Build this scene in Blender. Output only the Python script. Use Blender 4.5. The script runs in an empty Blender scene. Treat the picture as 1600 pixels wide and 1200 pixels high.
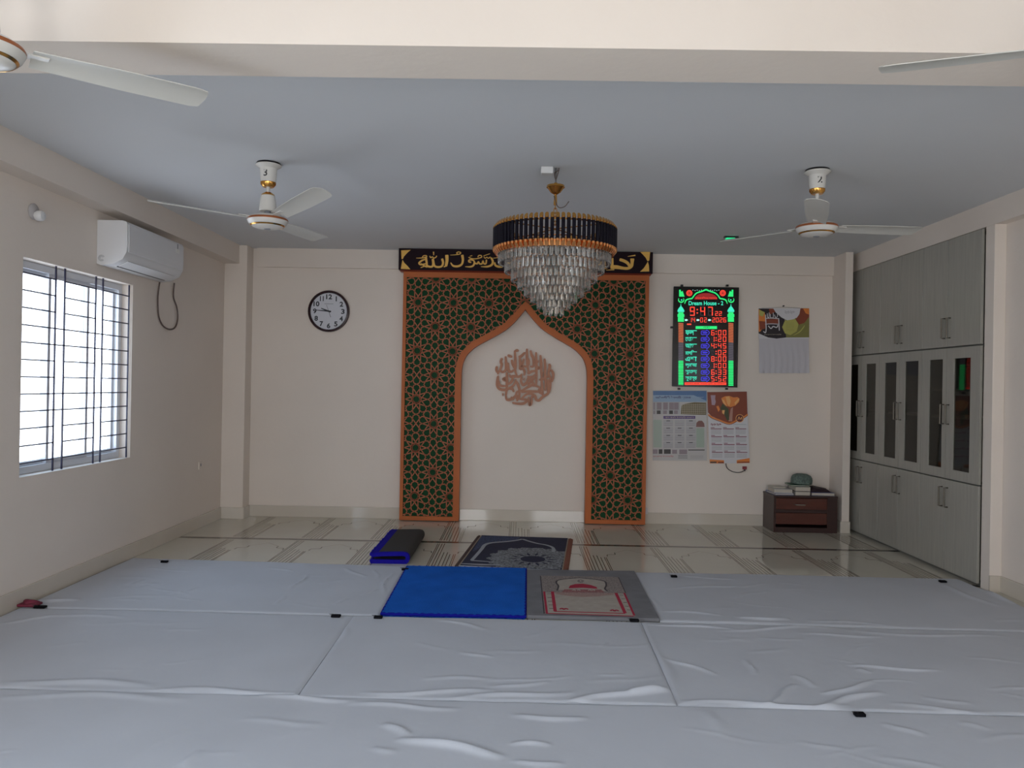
import bpy, math, random
import numpy as np
from mathutils import Vector, Matrix

# ------------------------------------------------------------------ camera, world, lights
FPX, HC = 1200.0, 1.4
SC = bpy.context.scene
COL = SC.collection
R = math.radians
YAW, PITCH, ROLL = R(0.58), R(0.12), R(1.0)
_f = Vector((-math.sin(YAW)*math.cos(PITCH), math.cos(YAW)*math.cos(PITCH), math.sin(PITCH)))
_r = Vector((math.cos(YAW), math.sin(YAW), 0)); _u = _r.cross(_f)
_R = _r*math.cos(ROLL) + _u*math.sin(ROLL); _U = -_r*math.sin(ROLL) + _u*math.cos(ROLL)
cam_d = bpy.data.cameras.new('camera'); cam = bpy.data.objects.new('camera', cam_d); COL.objects.link(cam)
cam_d.sensor_width = 36; cam_d.lens = FPX*36/1600; cam_d.clip_start = 0.05
M = Matrix((_R, _U, -_f)).transposed().to_4x4(); M.translation = (0, 0, HC); cam.matrix_world = M
SC.camera = cam

def at(px, py, axis, v):
    """world point seen at a photo pixel on the plane  axis = v  (0 x, 1 y, 2 z)"""
    d = _f + _R*((px-800)/FPX) - _U*((py-600)/FPX)
    t = (v - (0, 0, HC)[axis]) / d[axis]
    return Vector((0, 0, HC)) + d*t

SC.view_settings.view_transform = 'Standard'; SC.view_settings.look = 'None'
SC.view_settings.exposure = 0.0; SC.view_settings.gamma = 1.0; SC.view_settings.use_curve_mapping = False

world = bpy.data.worlds.new('sky'); SC.world = world; world.use_nodes = True
nt = world.node_tree
bg = nt.nodes['Background']
tc = nt.nodes.new('ShaderNodeTexCoord'); sx = nt.nodes.new('ShaderNodeSeparateXYZ'); rp = nt.nodes.new('ShaderNodeValToRGB')
nt.links.new(tc.outputs['Generated'], sx.inputs[0]); nt.links.new(sx.outputs['Z'], rp.inputs[0]); nt.links.new(rp.outputs[0], bg.inputs[0])
rp.color_ramp.elements[0].position = 0.0; rp.color_ramp.elements[0].color = (0.80, 0.88, 1.0, 1)
rp.color_ramp.elements[1].position = 0.45; rp.color_ramp.elements[1].color = (0.55, 0.75, 1.0, 1)
bg.inputs[1].default_value = 4.6

def area(name, loc, tgt, w, h, power, col, portal=False):
    l = bpy.data.lights.new(name, 'AREA'); l.shape = 'RECTANGLE'; l.size = w; l.size_y = h; l.energy = power; l.color = col
    o = bpy.data.objects.new(name, l); COL.objects.link(o); o.location = loc
    o.rotation_euler = (Vector(tgt)-Vector(loc)).to_track_quat('-Z', 'Z').to_euler()
    if portal: l.cycles.is_portal = True
    return o
# daylight through the window in view and through the openings behind the photographer
area('window_daylight', (-3.21, 5.28, 1.46), (0, 5.28, 1.46), 1.32, 1.34, 1, (1, 1, 1), portal=True)
area('daylight_left', (-3.23, 0.95, 1.46), (0, 0.95, 1.96), 1.45, 1.3, 34, (0.72, 0.85, 1.0))
area('daylight_rear_left', (-1.55, -2.93, 1.45), (-1.55, 0, 1.35), 1.6, 1.4, 62, (1.0, 0.95, 0.90))
area('daylight_rear_right', (1.0, -2.93, 1.2), (0.7, 0, 1.15), 1.3, 2.0, 55, (1.0, 0.95, 0.90))
area('daylight_right', (3.63, 0.6, 1.46), (0, 0.6, 1.66), 1.4, 1.3, 2.5, (0.78, 0.88, 1.0))

cy = SC.cycles
cy.use_denoising = True
cy.max_bounces = 10; cy.diffuse_bounces = 5; cy.glossy_bounces = 4; cy.transmission_bounces = 8; cy.transparent_max_bounces = 12
cy.sample_clamp_indirect = 6.0; cy.caustics_reflective = False; cy.caustics_refractive = False; cy.blur_glossy = 0.5

# ------------------------------------------------------------------ materials
MATS = {}
def mat(name, col, rough=0.6, metal=0.0, spec=0.5, emit=None, es=0.0, noise=0.0, nscale=6.0, bump=0.0, bscale=60.0, trans=0.0, coat=0.0, sheen=0.0, stretch=None, col2=None):
    if name in MATS: return MATS[name]
    m = bpy.data.materials.new(name); m.use_nodes = True; n = m.node_tree; b = n.nodes['Principled BSDF']
    b.inputs['Base Color'].default_value = (*col, 1); b.inputs['Roughness'].default_value = rough
    b.inputs['Metallic'].default_value = metal; b.inputs['Specular IOR Level'].default_value = spec
    b.inputs['Transmission Weight'].default_value = trans; b.inputs['Coat Weight'].default_value = coat
    b.inputs['Coat Roughness'].default_value = 0.08; b.inputs['Sheen Weight'].default_value = sheen
    if emit: b.inputs['Emission Color'].default_value = (*emit, 1); b.inputs['Emission Strength'].default_value = es
    if noise or bump:
        t = n.nodes.new('ShaderNodeTexCoord'); mp = n.nodes.new('ShaderNodeMapping')
        n.links.new(t.outputs['Object'], mp.inputs[0])
        if stretch: mp.inputs['Scale'].default_value = stretch
    if noise:
        x = n.nodes.new('ShaderNodeTexNoise'); x.inputs['Scale'].default_value = nscale; x.inputs['Detail'].default_value = 5
        n.links.new(mp.outputs[0], x.inputs['Vector'])
        r = n.nodes.new('ShaderNodeValToRGB'); r.color_ramp.elements[0].position = 0.3; r.color_ramp.elements[1].position = 0.7
        c2 = col2 or tuple(c*(1-noise) for c in col)
        r.color_ramp.elements[0].color = (*c2, 1); r.color_ramp.elements[1].color = (*col, 1)
        n.links.new(x.outputs['Fac'], r.inputs[0]); n.links.new(r.outputs[0], b.inputs['Base Color'])
    if bump:
        x = n.nodes.new('ShaderNodeTexNoise'); x.inputs['Scale'].default_value = bscale; x.inputs['Detail'].default_value = 4
        n.links.new(mp.outputs[0], x.inputs['Vector'])
        bp = n.nodes.new('ShaderNodeBump'); bp.inputs['Strength'].default_value = bump; bp.inputs['Distance'].default_value = 0.01
        n.links.new(x.outputs['Fac'], bp.inputs['Height']); n.links.new(bp.outputs[0], b.inputs['Normal'])
    MATS[name] = m; return m

def pane_mat(name, tint=(1, 1, 1), gloss=0.08):
    if name in MATS: return MATS[name]
    m = bpy.data.materials.new(name); m.use_nodes = True; n = m.node_tree
    for x in list(n.nodes):
        if x.type == 'BSDF_PRINCIPLED': n.nodes.remove(x)
    out = [x for x in n.nodes if x.type == 'OUTPUT_MATERIAL'][0]
    t = n.nodes.new('ShaderNodeBsdfTransparent'); t.inputs[0].default_value = (*tint, 1)
    g = n.nodes.new('ShaderNodeBsdfGlossy'); g.inputs['Roughness'].default_value = 0.03
    lw = n.nodes.new('ShaderNodeLayerWeight'); lw.inputs[0].default_value = 0.5
    pw = n.nodes.new('ShaderNodeMath'); pw.operation = 'POWER'; pw.inputs[1].default_value = 4.0; n.links.new(lw.outputs['Facing'], pw.inputs[0])
    f = n.nodes.new('ShaderNodeMath'); f.operation = 'MULTIPLY_ADD'; f.inputs[1].default_value = 0.5; f.inputs[2].default_value = gloss*0.5; n.links.new(pw.outputs[0], f.inputs[0])
    mx = n.nodes.new('ShaderNodeMixShader'); n.links.new(f.outputs[0], mx.inputs[0]); n.links.new(t.outputs[0], mx.inputs[1]); n.links.new(g.outputs[0], mx.inputs[2])
    n.links.new(mx.outputs[0], out.inputs[0]); MATS[name] = m; return m

WALL = mat('cream_wall_paint', (0.76, 0.68, 0.605), 0.75, noise=0.05, nscale=1.3, bump=0.12, bscale=25)
CEIL = mat('white_ceiling_paint', (0.66, 0.675, 0.695), 0.85, noise=0.03, nscale=1.0)
BASEB = mat('glazed_skirting_tile', (0.60, 0.54, 0.46), 0.06, spec=0.45, noise=0.05, nscale=4)
TILE = mat('polished_floor_tile', (0.62, 0.59, 0.50), 0.065, spec=0.32, noise=0.06, nscale=2.5)
TLINE = mat('floor_tile_printed_lines', (0.17, 0.125, 0.09), 0.12, spec=0.6)
TARC = mat('floor_tile_faint_lines', (0.33, 0.29, 0.23), 0.12, spec=0.4)
TBAND = mat('floor_tile_dark_band', (0.055, 0.05, 0.045), 0.12, spec=0.6)
CLOTH = mat('white_floor_cloth', (0.53, 0.552, 0.60), 0.8, noise=0.07, nscale=2.0, bump=0.10, bscale=14)
ALU = mat('window_aluminium', (0.70, 0.73, 0.78), 0.35, metal=0.2)
GRILL = mat('painted_grille_iron', (0.02, 0.02, 0.05), 0.4)
GLASS = pane_mat('window_glass')
ACW = mat('white_plastic', (0.67, 0.67, 0.68), 0.3)
ACD = mat('grey_plastic', (0.20, 0.21, 0.23), 0.5)
BLACKP = mat('black_plastic', (0.012, 0.012, 0.014), 0.35)
WIRE = mat('brown_cable', (0.10, 0.07, 0.06), 0.6)
FANW = mat('cream_fan_enamel', (0.66, 0.64, 0.60), 0.25, spec=0.5)
BLADE = mat('fan_blade_enamel', (0.56, 0.55, 0.51), 0.4)
GOLD = mat('brass_gold', (0.70, 0.36, 0.09), 0.22, metal=1.0)
BROWNB = mat('copper_brown_band', (0.33, 0.10, 0.03), 0.3, metal=0.3)
ROSEG = mat('rose_gold', (0.85, 0.38, 0.14), 0.2, metal=1.0)
BLACKG = mat('black_glazed_tube', (0.004, 0.003, 0.008), 0.25, spec=0.2)
CRYS = mat('clear_crystal', (1.0, 0.98, 0.94), 0.02, trans=0.90, spec=0.7)
ORANGE = mat('orange_lacquered_lattice', (0.47, 0.125, 0.032), 0.5, spec=0.25, noise=0.12, nscale=5)
LATT = mat('rose_lattice_strap', (0.46, 0.15, 0.075), 0.55, spec=0.25)
GREENB = mat('green_backing_panel', (0.001, 0.045, 0.012), 0.5, spec=0.12)
SIGNB = mat('maroon_black_sign', (0.010, 0.002, 0.006), 0.45, spec=0.12)
SIGNY = mat('yellow_lettering', (0.80, 0.46, 0.09), 0.5)
PLAQ = mat('copper_wood_lettering', (0.45, 0.21, 0.13), 0.55, spec=0.25)
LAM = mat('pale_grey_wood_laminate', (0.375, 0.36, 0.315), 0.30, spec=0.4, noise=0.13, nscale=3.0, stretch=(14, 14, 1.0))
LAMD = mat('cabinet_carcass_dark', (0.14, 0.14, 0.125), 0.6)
DGLASS = pane_mat('tinted_cabinet_glass', (0.50, 0.50, 0.46))
CHROME = mat('brushed_steel_handle', (0.10, 0.088, 0.07), 0.4, metal=0.6)
CHESTM = mat('dark_mahogany_veneer', (0.038, 0.012, 0.009), 0.35, noise=0.3, nscale=4, stretch=(1, 8, 8))
CHESTL = mat('red_brown_drawer_front', (0.10, 0.024, 0.013), 0.3, noise=0.3, nscale=4, stretch=(1, 8, 8))
PAPER = mat('white_paper', (0.62, 0.61, 0.63), 0.5)
def C(name, c, rough=0.5, **k): return mat(name, c, rough, **k)
def E_(name, c, s): return mat(name, (0.0, 0.0, 0.0), 0.5, emit=c, es=s)

# ------------------------------------------------------------------ mesh builder
class MB:
    def __init__(s): s.v = []; s.f = []; s.m = []; s.mats = []
    def mi(s, m):
        if m not in s.mats: s.mats.append(m)
        return s.mats.index(m)
    def add(s, vs, fs, m):
        b = len(s.v); i = s.mi(m)
        s.v += [tuple(x) for x in vs]; s.f += [tuple(b+k for k in f) for f in fs]; s.m += [i]*len(fs); return s
    def box(s, lo, hi, m, bev=0.0):
        x0, y0, z0 = lo; x1, y1, z1 = hi
        if bev <= 0:
            vs = [(x0,y0,z0),(x1,y0,z0),(x1,y1,z0),(x0,y1,z0),(x0,y0,z1),(x1,y0,z1),(x1,y1,z1),(x0,y1,z1)]
            return s.add(vs, [(0,3,2,1),(4,5,6,7),(0,1,5,4),(1,2,6,5),(2,3,7,6),(3,0,4,7)], m)
        b = min(bev, (x1-x0)/2.01, (y1-y0)/2.01, (z1-z0)/2.01)
        import bmesh
        bm = bmesh.new(); bmesh.ops.create_cube(bm, size=1)
        for v in bm.verts: v.co = Vector(((x0+x1)/2+v.co.x*(x1-x0), (y0+y1)/2+v.co.y*(y1-y0), (z0+z1)/2+v.co.z*(z1-z0)))
        bmesh.ops.bevel(bm, geom=bm.edges[:]+bm.verts[:], offset=b, segments=2, affect='EDGES', profile=0.5)
        bm.verts.index_update(); vs = [v.co[:] for v in bm.verts]; fs = [[v.index for v in f.verts] for f in bm.faces]; bm.free()
        return s.add(vs, fs, m)
    def frame(s, lo, hi, axis, t, m):
        """rectangular frame of bars of width t, in the plane across `axis`"""
        a, b = [k for k in range(3) if k != axis]
        for (al, ah, bl, bh) in ((lo[a], hi[a], lo[b], lo[b]+t), (lo[a], hi[a], hi[b]-t, hi[b]), (lo[a], lo[a]+t, lo[b]+t, hi[b]-t), (hi[a]-t, hi[a], lo[b]+t, hi[b]-t)):
            l = list(lo); h = list(hi); l[a], h[a], l[b], h[b] = al, ah, bl, bh; s.box(l, h, m)
        return s
    def prism(s, pts, axis, v0, v1, m, cap0=True):
        """polygon pts (in the two other axes, in order) swept along axis from v0 to v1"""
        def P(p, v):
            l = list(p); l.insert(axis, v); return tuple(l)
        n = len(pts); vs = [P(p, v0) for p in pts] + [P(p, v1) for p in pts]
        fs = [tuple(range(n, 2*n))] + ([tuple(reversed(range(n)))] if cap0 else []) + [(i, (i+1) % n, n+(i+1) % n, n+i) for i in range(n)]
        return s.add(vs, fs, m)
    def face(s, pts, m): return s.add(pts, [tuple(range(len(pts)))], m)
    def lathe(s, prof, m, seg=32, c=(0, 0, 0), closed=True):
        vs = []; fs = []; k = len(prof)
        for i in range(seg):
            a = 2*math.pi*i/seg
            for r, z in prof: vs.append((c[0]+r*math.cos(a), c[1]+r*math.sin(a), c[2]+z))
        for i in range(seg):
            j = (i+1) % seg
            for q in range(k-1): fs.append((i*k+q, j*k+q, j*k+q+1, i*k+q+1))
        b = len(s.v); s.add(vs, fs, m)
        return s
    def tube(s, pts, r, m, seg=8, cap=True):
        pts = [Vector(p) for p in pts]; n = len(pts); vs = []; fs = []
        prev = None
        for i, p in enumerate(pts):
            t = (pts[min(i+1, n-1)] - pts[max(i-1, 0)]).normalized()
            if prev is None:
                a = Vector((0, 0, 1)) if abs(t.z) < 0.9 else Vector((1, 0, 0)); u = t.cross(a).normalized()
            else: u = (prev - t*prev.dot(t)).normalized()
            prev = u; w = t.cross(u); rr = float(np.interp(i/(n-1), np.linspace(0, 1, len(r)), r)) if isinstance(r, (list, tuple)) else r
            for k in range(seg):
                a = 2*math.pi*k/seg; vs.append(p + (u*math.cos(a) + w*math.sin(a))*rr)
        for i in range(n-1):
            for k in range(seg): fs.append((i*seg+k, i*seg+(k+1) % seg, (i+1)*seg+(k+1) % seg, (i+1)*seg+k))
        if cap: fs += [tuple(reversed(range(seg))), tuple(range((n-1)*seg, n*seg))]
        return s.add(vs, fs, m)
    def ribbon(s, pts, w, P, d, m, back=0.0):
        """flat calligraphic stroke through 2-D pts, widths w; P(a, b, h) maps to 3-D; d = thickness"""
        pts = smooth2(pts); n = len(pts); L = []; Rr = []
        for i, p in enumerate(pts):
            q0 = pts[max(i-1, 0)]; q1 = pts[min(i+1, n-1)]; dx, dy = q1[0]-q0[0], q1[1]-q0[1]; l = math.hypot(dx, dy) or 1
            u = i/(n-1); ww = (w if not isinstance(w, (list, tuple)) else np.interp(u, np.linspace(0, 1, len(w)), w))/2
            if i in (0, n-1): ww *= 0.75
            nx, ny = -dy/l*ww, dx/l*ww; L.append((p[0]+nx, p[1]+ny)); Rr.append((p[0]-nx, p[1]-ny))
        if d <= 0:
            vs = [P(*q, back) for q in L] + [P(*q, back) for q in Rr]
            return s.add(vs, [(i, i+1, n+i+1, n+i) for i in range(n-1)], m)
        vs = [P(*q, d) for q in L] + [P(*q, d) for q in Rr] + [P(*q, back) for q in L] + [P(*q, back) for q in Rr]
        fs = []
        for i in range(n-1): fs += [(i, i+1, n+i+1, n+i), (2*n+i, 2*n+i+1, i+1, i), (n+i, n+i+1, 3*n+i+1, 3*n+i), (2*n+i+1, 2*n+i, 3*n+i, 3*n+i+1)]
        fs += [(0, n, 3*n, 2*n), (n-1, 3*n-1, 4*n-1, 2*n-1)]
        return s.add(vs, fs, m)
    def build(s, name, parent=None, origin=None, smooth=False, world=True):
        me = bpy.data.meshes.new(name)
        off = Vector((0, 0, 0))
        if world:
            if parent is not None:
                p = parent
                while p is not None: off += Vector(p.location); p = p.parent
            if origin is not None: off += Vector(origin) - off if parent is None else Vector((0, 0, 0))
        loc = Vector(origin) if (origin is not None and parent is None) else Vector((0, 0, 0))
        if parent is None and origin is None and s.v:
            a = np.array(s.v); loc = Vector(((a[:, 0].min()+a[:, 0].max())/2, (a[:, 1].min()+a[:, 1].max())/2, a[:, 2].min())); off = loc
        me.from_pydata([tuple(Vector(v)-off) for v in s.v], [], s.f); me.polygons.foreach_set('material_index', s.m)
        for m in s.mats: me.materials.append(m)
        import bmesh
        bm = bmesh.new(); bm.from_mesh(me)
        bmesh.ops.recalc_face_normals(bm, faces=[f for f in bm.faces if True]) if not getattr(s, 'keep', False) else None
        bm.to_mesh(me); bm.free()
        if smooth:
            me.polygons.foreach_set('use_smooth', [True]*len(me.polygons))
            try: me.set_sharp_from_angle(angle=R(38))
            except Exception: pass
        me.update()
        o = bpy.data.objects.new(name, me); COL.objects.link(o); o.location = loc
        if parent is not None: o.parent = parent; o.location = (0, 0, 0)
        return o

def smooth2(pts, k=5):
    if len(pts) < 3: return [tuple(p) for p in pts]
    out = []; n = len(pts)
    for i in range(n-1):
        p0, p1, p2, p3 = pts[max(i-1, 0)], pts[i], pts[i+1], pts[min(i+2, n-1)]
        for j in range(k):
            t = j/k
            out.append(tuple(0.5*((2*p1[c]) + (-p0[c]+p2[c])*t + (2*p0[c]-5*p1[c]+4*p2[c]-p3[c])*t*t + (-p0[c]+3*p1[c]-3*p2[c]+p3[c])*t**3) for c in range(2)))
    out.append(tuple(pts[-1])); return out
def smooth3(pts, k=6):
    a = smooth2([(p[0], p[1]) for p in pts], k); b = smooth2([(p[2], 0) for p in pts], k)
    return [(x[0], x[1], y[0]) for x, y in zip(a, b)]

def empty(name, loc):
    o = bpy.data.objects.new(name, None); COL.objects.link(o); o.location = loc; o.empty_display_size = 0.1; return o
def tag(o, label=None, cat=None, group=None, kind=None):
    if label: o['label'] = label
    if cat: o['category'] = cat
    if group: o['group'] = group
    if kind: o['kind'] = kind
    return o
def struct(mb, name, smooth=False): return tag(mb.build(name, smooth=smooth), kind='structure')

def text_mesh(body, size, bold=0.0):
    """outline of a word as (verts 2-D, faces), origin at the left end of its baseline"""
    c = bpy.data.curves.new('t', 'FONT'); c.body = body; c.size = size; c.resolution_u = 4; c.offset = bold
    o = bpy.data.objects.new('t', c); COL.objects.link(o)
    bpy.context.view_layer.update()
    me = o.evaluated_get(bpy.context.evaluated_depsgraph_get()).to_mesh()
    vs = [(v.co.x, v.co.y) for v in me.vertices]; fs = [tuple(p.vertices) for p in me.polygons]
    o.to_mesh_clear(); bpy.data.objects.remove(o); bpy.data.curves.remove(c); return vs, fs
def put_text(mb, body, P, x0, x1, y0, y1, h, m, bold=0.0, h2=None):
    """fit a word into the 2-D box x0..x1 (reading direction), y0 baseline-side, y1 top-side"""
    vs, fs = text_mesh(body, 1.0, bold)
    if not vs: return
    a = np.array(vs); lo = a.min(0); hi = a.max(0)
    q = [(x0+(x-lo[0])/(hi[0]-lo[0])*(x1-x0), y0+(y-lo[1])/(hi[1]-lo[1])*(y1-y0)) for x, y in vs]
    mb.add([P(*p, h) for p in q], fs, m)

# ------------------------------------------------------------------ room shell
XL, XR, YB, YF, ZC = -3.02, 3.43, 7.95, -2.8, 2.78
mb = MB(); mb.box((-3.4, -3.1, -0.12), (3.8, 8.2, 0.0), TILE)
z = 0.0008
def fq(x0, x1, y0, y1, m): mb.face([(x0, y0, z), (x1, y0, z), (x1, y1, z), (x0, y1, z)], m)
rows = [(6.84, 7.93), (5.66, 6.78), (4.48, 5.60)]
for (a, b) in rows:
    fq(-3.0, 3.41, a-0.06, a, TBAND)
    for k in range(-6, 6):
        xc = 0.64 + 0.62*k
        if xc < -3.0 or xc > 3.35: continue
        L = b-a
        for dx in (-0.094, -0.080, -0.056, -0.034):
            x = xc+dx; fq(x-0.0032, x+0.0032, a+L*0.04, a+L*0.97, TLINE)
        for dx, t_ in ((-0.006, 0.66), (0.024, 0.66), (0.050, 0.60), (0.080, 0.60), (0.094, 0.60)):
            x = xc+dx; fq(x-0.0032, x+0.0032, a+0.005, a+L*t_, TLINE)
        # small pieces of the niche outline printed between the line groups
        cx = xc+0.31
        if cx < 3.2:
            for sgn in (-1, 1):
                mb.ribbon([(cx+sgn*0.20, a+L*0.63), (cx+sgn*0.19, a+L*0.69), (cx+sgn*0.13, a+L*0.70), (cx+sgn*0.125, a+L*0.76)], 0.007, lambda p, q, h: (p, q, h), 0, TLINE, back=z)
                mb.ribbon([(cx+sgn*0.125, a+L*0.76), (cx+sgn*0.08, a+L*0.80), (cx, a+L*0.87)], 0.004, lambda p, q, h: (p, q, h), 0, TARC, back=z)
mb.keep = True
struct(mb, 'floor')
struct(MB().box((-3.4, 2.73, ZC), (3.8, 8.2, ZC+0.12), CEIL).box((-3.4, -3.1, ZC+0.02), (3.8, 2.73, ZC+0.12), CEIL), 'ceiling')
struct(MB().box((-3.3, YB, 0), (3.8, YB+0.2, ZC), WALL), 'wall_back')

def wall_x(x0, x1, holes, name, y0=-2.8, y1=7.95):
    """a wall across x with rectangular holes (ya, yb, za, zb)"""
    m_ = MB(); ys = y0
    for (ya, yb, za, zb) in sorted(holes):
        m_.box((x0, ys, 0), (x1, ya, ZC+0.02), WALL); m_.box((x0, ya, 0), (x1, yb, za), WALL); m_.box((x0, ya, zb), (x1, yb, ZC+0.02), WALL); ys = yb
    m_.box((x0, ys, 0), (x1, y1, ZC+0.02), WALL); return struct(m_, name)
WY0, WY1, WZ0, WZ1 = 4.62, 5.94, 0.79, 2.13
wall_x(XL-0.17, XL, [(WY0, WY1, WZ0, WZ1), (0.2, 1.7, 0.79, 2.13)], 'wall_left')
wall_x(XR, XR+0.17, [(-0.1, 1.3, 0.79, 2.13), (5.72, 7.95, 0.0, 2.60)], 'wall_right')
mb = MB()
mb.box((XL-0.17, YF-0.1, 0), (-2.4, YF, ZC+0.02), WALL); mb.box((-0.7, YF-0.1, 0), (0.3, YF, ZC+0.02), WALL); mb.box((1.7, YF-0.1, 0), (XR+0.17, YF, ZC+0.02), WALL)
mb.box((-2.4, YF-0.1, 0), (-0.7, YF, 0.7), WALL); mb.box((-2.4, YF-0.1, 2.2), (-0.7, YF, ZC+0.02), WALL); mb.box((0.3, YF-0.1, 2.25), (1.7, YF, ZC+0.02), WALL)
struct(mb, 'wall_front')
# beams, columns
struct(MB().box((XL, 2.72, 2.60), (XR, 3.01, ZC+0.015), WALL), 'trim_1')
struct(MB().box((XL, -2.8, 2.59), (-2.87, 2.72, ZC), WALL).box((XL, 3.01, 2.59), (-2.87, 7.77, ZC), WALL), 'trim_2')
struct(MB().box((3.345, -2.8, 2.605), (XR, 2.72, ZC), WALL).box((3.345, 3.01, 2.605), (XR+0.16, YB, ZC), WALL), 'trim_3')
struct(MB().box((-2.74, 7.915, 2.585), (3.205, YB, ZC), WALL), 'trim_4')
struct(MB().box((XL, 7.77, 0), (-2.79, YB, ZC), WALL, 0.004), 'trim_5')
struct(MB().box((3.205, 7.63, 0), (3.28, YB, ZC), WALL, 0.004), 'trim_6')
struct(MB().box((3.345, 5.47, 0), (XR, 5.575, 2.605), WALL, 0.003), 'trim_7')
struct(MB().box((XR-0.001, 5.575, 2.607), (XR+0.6, 7.95, ZC), WALL).box((XR+0.5, 5.5, 0), (XR+0.6, 8.0, 2.607), WALL).box((XR+0.17, 5.45, 0), (XR+0.5, 5.57, 2.607), WALL), 'trim_8')
# skirting
BH = 0.115
struct(MB().box((XL, -2.8, 0), (XL+0.016, 7.77, BH), BASEB, 0.003), 'baseboard_left')
struct(MB().box((XR-0.016, -2.8, 0), (XR, 5.47, BH), BASEB, 0.003).box((3.34, 5.455, 0), (XR-0.016, 5.47, BH), BASEB), 'baseboard_right')
mb = MB().box((-2.79, YB-0.016, 0), (3.205, YB, BH), BASEB, 0.003)
mb.box((-3.004, 7.755, 0), (-2.775, 7.77, BH), BASEB, 0.003).box((-2.79, 7.77, 0), (-2.775, YB-0.016, BH), BASEB)
mb.box((3.19, 7.615, 0), (3.285, 7.63, BH), BASEB, 0.003).box((3.19, 7.63, 0), (3.205, YB-0.016, BH), BASEB)
struct(mb, 'baseboard_back')

# ------------------------------------------------------------------ window with grille
win = tag(empty('window_1', (XL-0.1, (WY0+WY1)/2, WZ0)), kind='structure')
mb = MB(); fx0, fx1 = XL-0.155, XL-0.085
mb.frame((fx0, WY0+0.001, WZ0+0.001), (fx1, WY1-0.001, WZ1-0.001), 0, 0.045, ALU)
mb.build('window_frame', win)
for i, (a, b, dx) in enumerate([(4.66, 5.06, 0.0), (5.03, 5.51, 0.03), (5.48, 5.90, 0.0)]):
    x0 = fx0+0.012+dx*0.8; s_ = MB().frame((x0, a, WZ0+0.045), (x0+0.024, b, WZ1-0.045), 0, 0.028, ALU).build('window_sash', win)
    MB().box((x0+0.010, a+0.028, WZ0+0.073), (x0+0.014, b-0.028, WZ1-0.073), GLASS).build('window_pane', s_)
gr = tag(empty('window_grille', (XL-0.02, (WY0+WY1)/2, WZ0)), 'dark blue iron bar grille fixed in the white wall opening of the sliding window', 'window grille')
gx = XL-0.022
vy = [4.63, 4.986, 5.086, 5.46, 5.553, 5.925]
for y in vy: MB().box((gx-0.0045, y-0.0045, WZ0+0.002), (gx+0.0045, y+0.0045, WZ1-0.002), GRILL).build('upright_bar', gr)
for k in range(12):
    zz = WZ1-0.09-k*(WZ1-WZ0-0.17)/11
    if k in (3, 4, 7, 8): MB().box((gx-0.004, 4.625, zz-0.004), (gx+0.004, 5.93, zz+0.004), GRILL).build('cross_bar', gr)
    else:
        for a, b in ((4.625, 4.986), (5.086, 5.46), (5.553, 5.93)): MB().box((gx-0.004, a, zz-0.004), (gx+0.004, b, zz+0.004), GRILL).build('cross_bar', gr)
# windows and door opening behind the photographer
def plain_window(name, lo, hi, axis):
    w_ = tag(empty(name, [(a+b)/2 for a, b in zip(lo, hi)]), kind='structure')
    MB().frame(lo, hi, axis, 0.05, ALU).build('window_frame', w_)
    a = 1 if axis == 0 else 0; mid = (lo[a]+hi[a])/2; l = list(lo); h = list(hi); l[a] = mid-0.025; h[a] = mid+0.025; l[2] += 0.05; h[2] -= 0.05
    MB().box(l, h, ALU).build('window_mullion', w_)
plain_window('window_2', (XL-0.12, 0.201, 0.791), (XL-0.07, 1.699, 2.129), 0)
plain_window('window_3', (XR+0.07, -0.099, 0.791), (XR+0.12, 1.299, 2.129), 0)
plain_window('window_4', (-2.399, YF-0.08, 0.701), (-0.701, YF-0.03, 2.199), 1)
d_ = tag(empty('door_1', (1.0, YF-0.05, 0)), kind='structure')
MB().box((0.301, YF-0.09, 0), (0.36, YF-0.01, 2.249), LAM).box((1.64, YF-0.09, 0), (1.699, YF-0.01, 2.249), LAM).box((0.36, YF-0.09, 2.19), (1.64, YF-0.01, 2.249), LAM).build('door_frame', d_)

# ------------------------------------------------------------------ air conditioner
ac = tag(empty('air_conditioner', (XL, 5.87, 2.22)), 'white split air conditioner unit mounted high on the wall above the window', 'air conditioner')
ya, yb = 5.42, 6.33
prof = [(XL+0.001, 2.215), (XL+0.03, 2.205), (XL+0.11, 2.213), (XL+0.185, 2.25), (XL+0.212, 2.30), (XL+0.218, 2.36), (XL+0.215, 2.50), (XL+0.205, 2.518), (XL+0.18, 2.525), (XL+0.001, 2.525)]
MB().prism(prof, 1, ya+0.012, yb-0.012, ACW).build('housing', ac, smooth=True)
pe = [(XL+0.001+(p[0]-XL)*1.0, 2.37+(p[1]-2.37)*1.0) for p in prof]
for y0, y1 in ((ya, ya+0.0119), (yb-0.0119, yb)): MB().prism([(p[0], p[1]+0.0) for p in pe], 1, y0, y1, ACW).build('end_cap', ac)
MB().prism([(XL+0.216, 2.300), (XL+0.2215, 2.305), (XL+0.2235, 2.36), (XL+0.2205, 2.498), (XL+0.215, 2.498)], 1, ya+0.02, yb-0.02, ACW).build('front_panel', ac)
MB().prism([(XL+0.118, 2.2085), (XL+0.186, 2.2425), (XL+0.184, 2.2465), (XL+0.115, 2.213)], 1, ya+0.08, yb-0.08, ACW).build('air_flap', ac)
MB().prism([(XL+0.100, 2.2065), (XL+0.116, 2.2115), (XL+0.114, 2.216), (XL+0.098, 2.212)], 1, ya+0.09, yb-0.09, BLACKP).build('outlet_slot', ac)
MB().box((XL+0.218, 6.18, 2.43), (XL+0.2245, 6.24, 2.46), C('silver_sticker', (0.75, 0.75, 0.72), 0.3), 0.001).build('sticker', ac)
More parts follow.
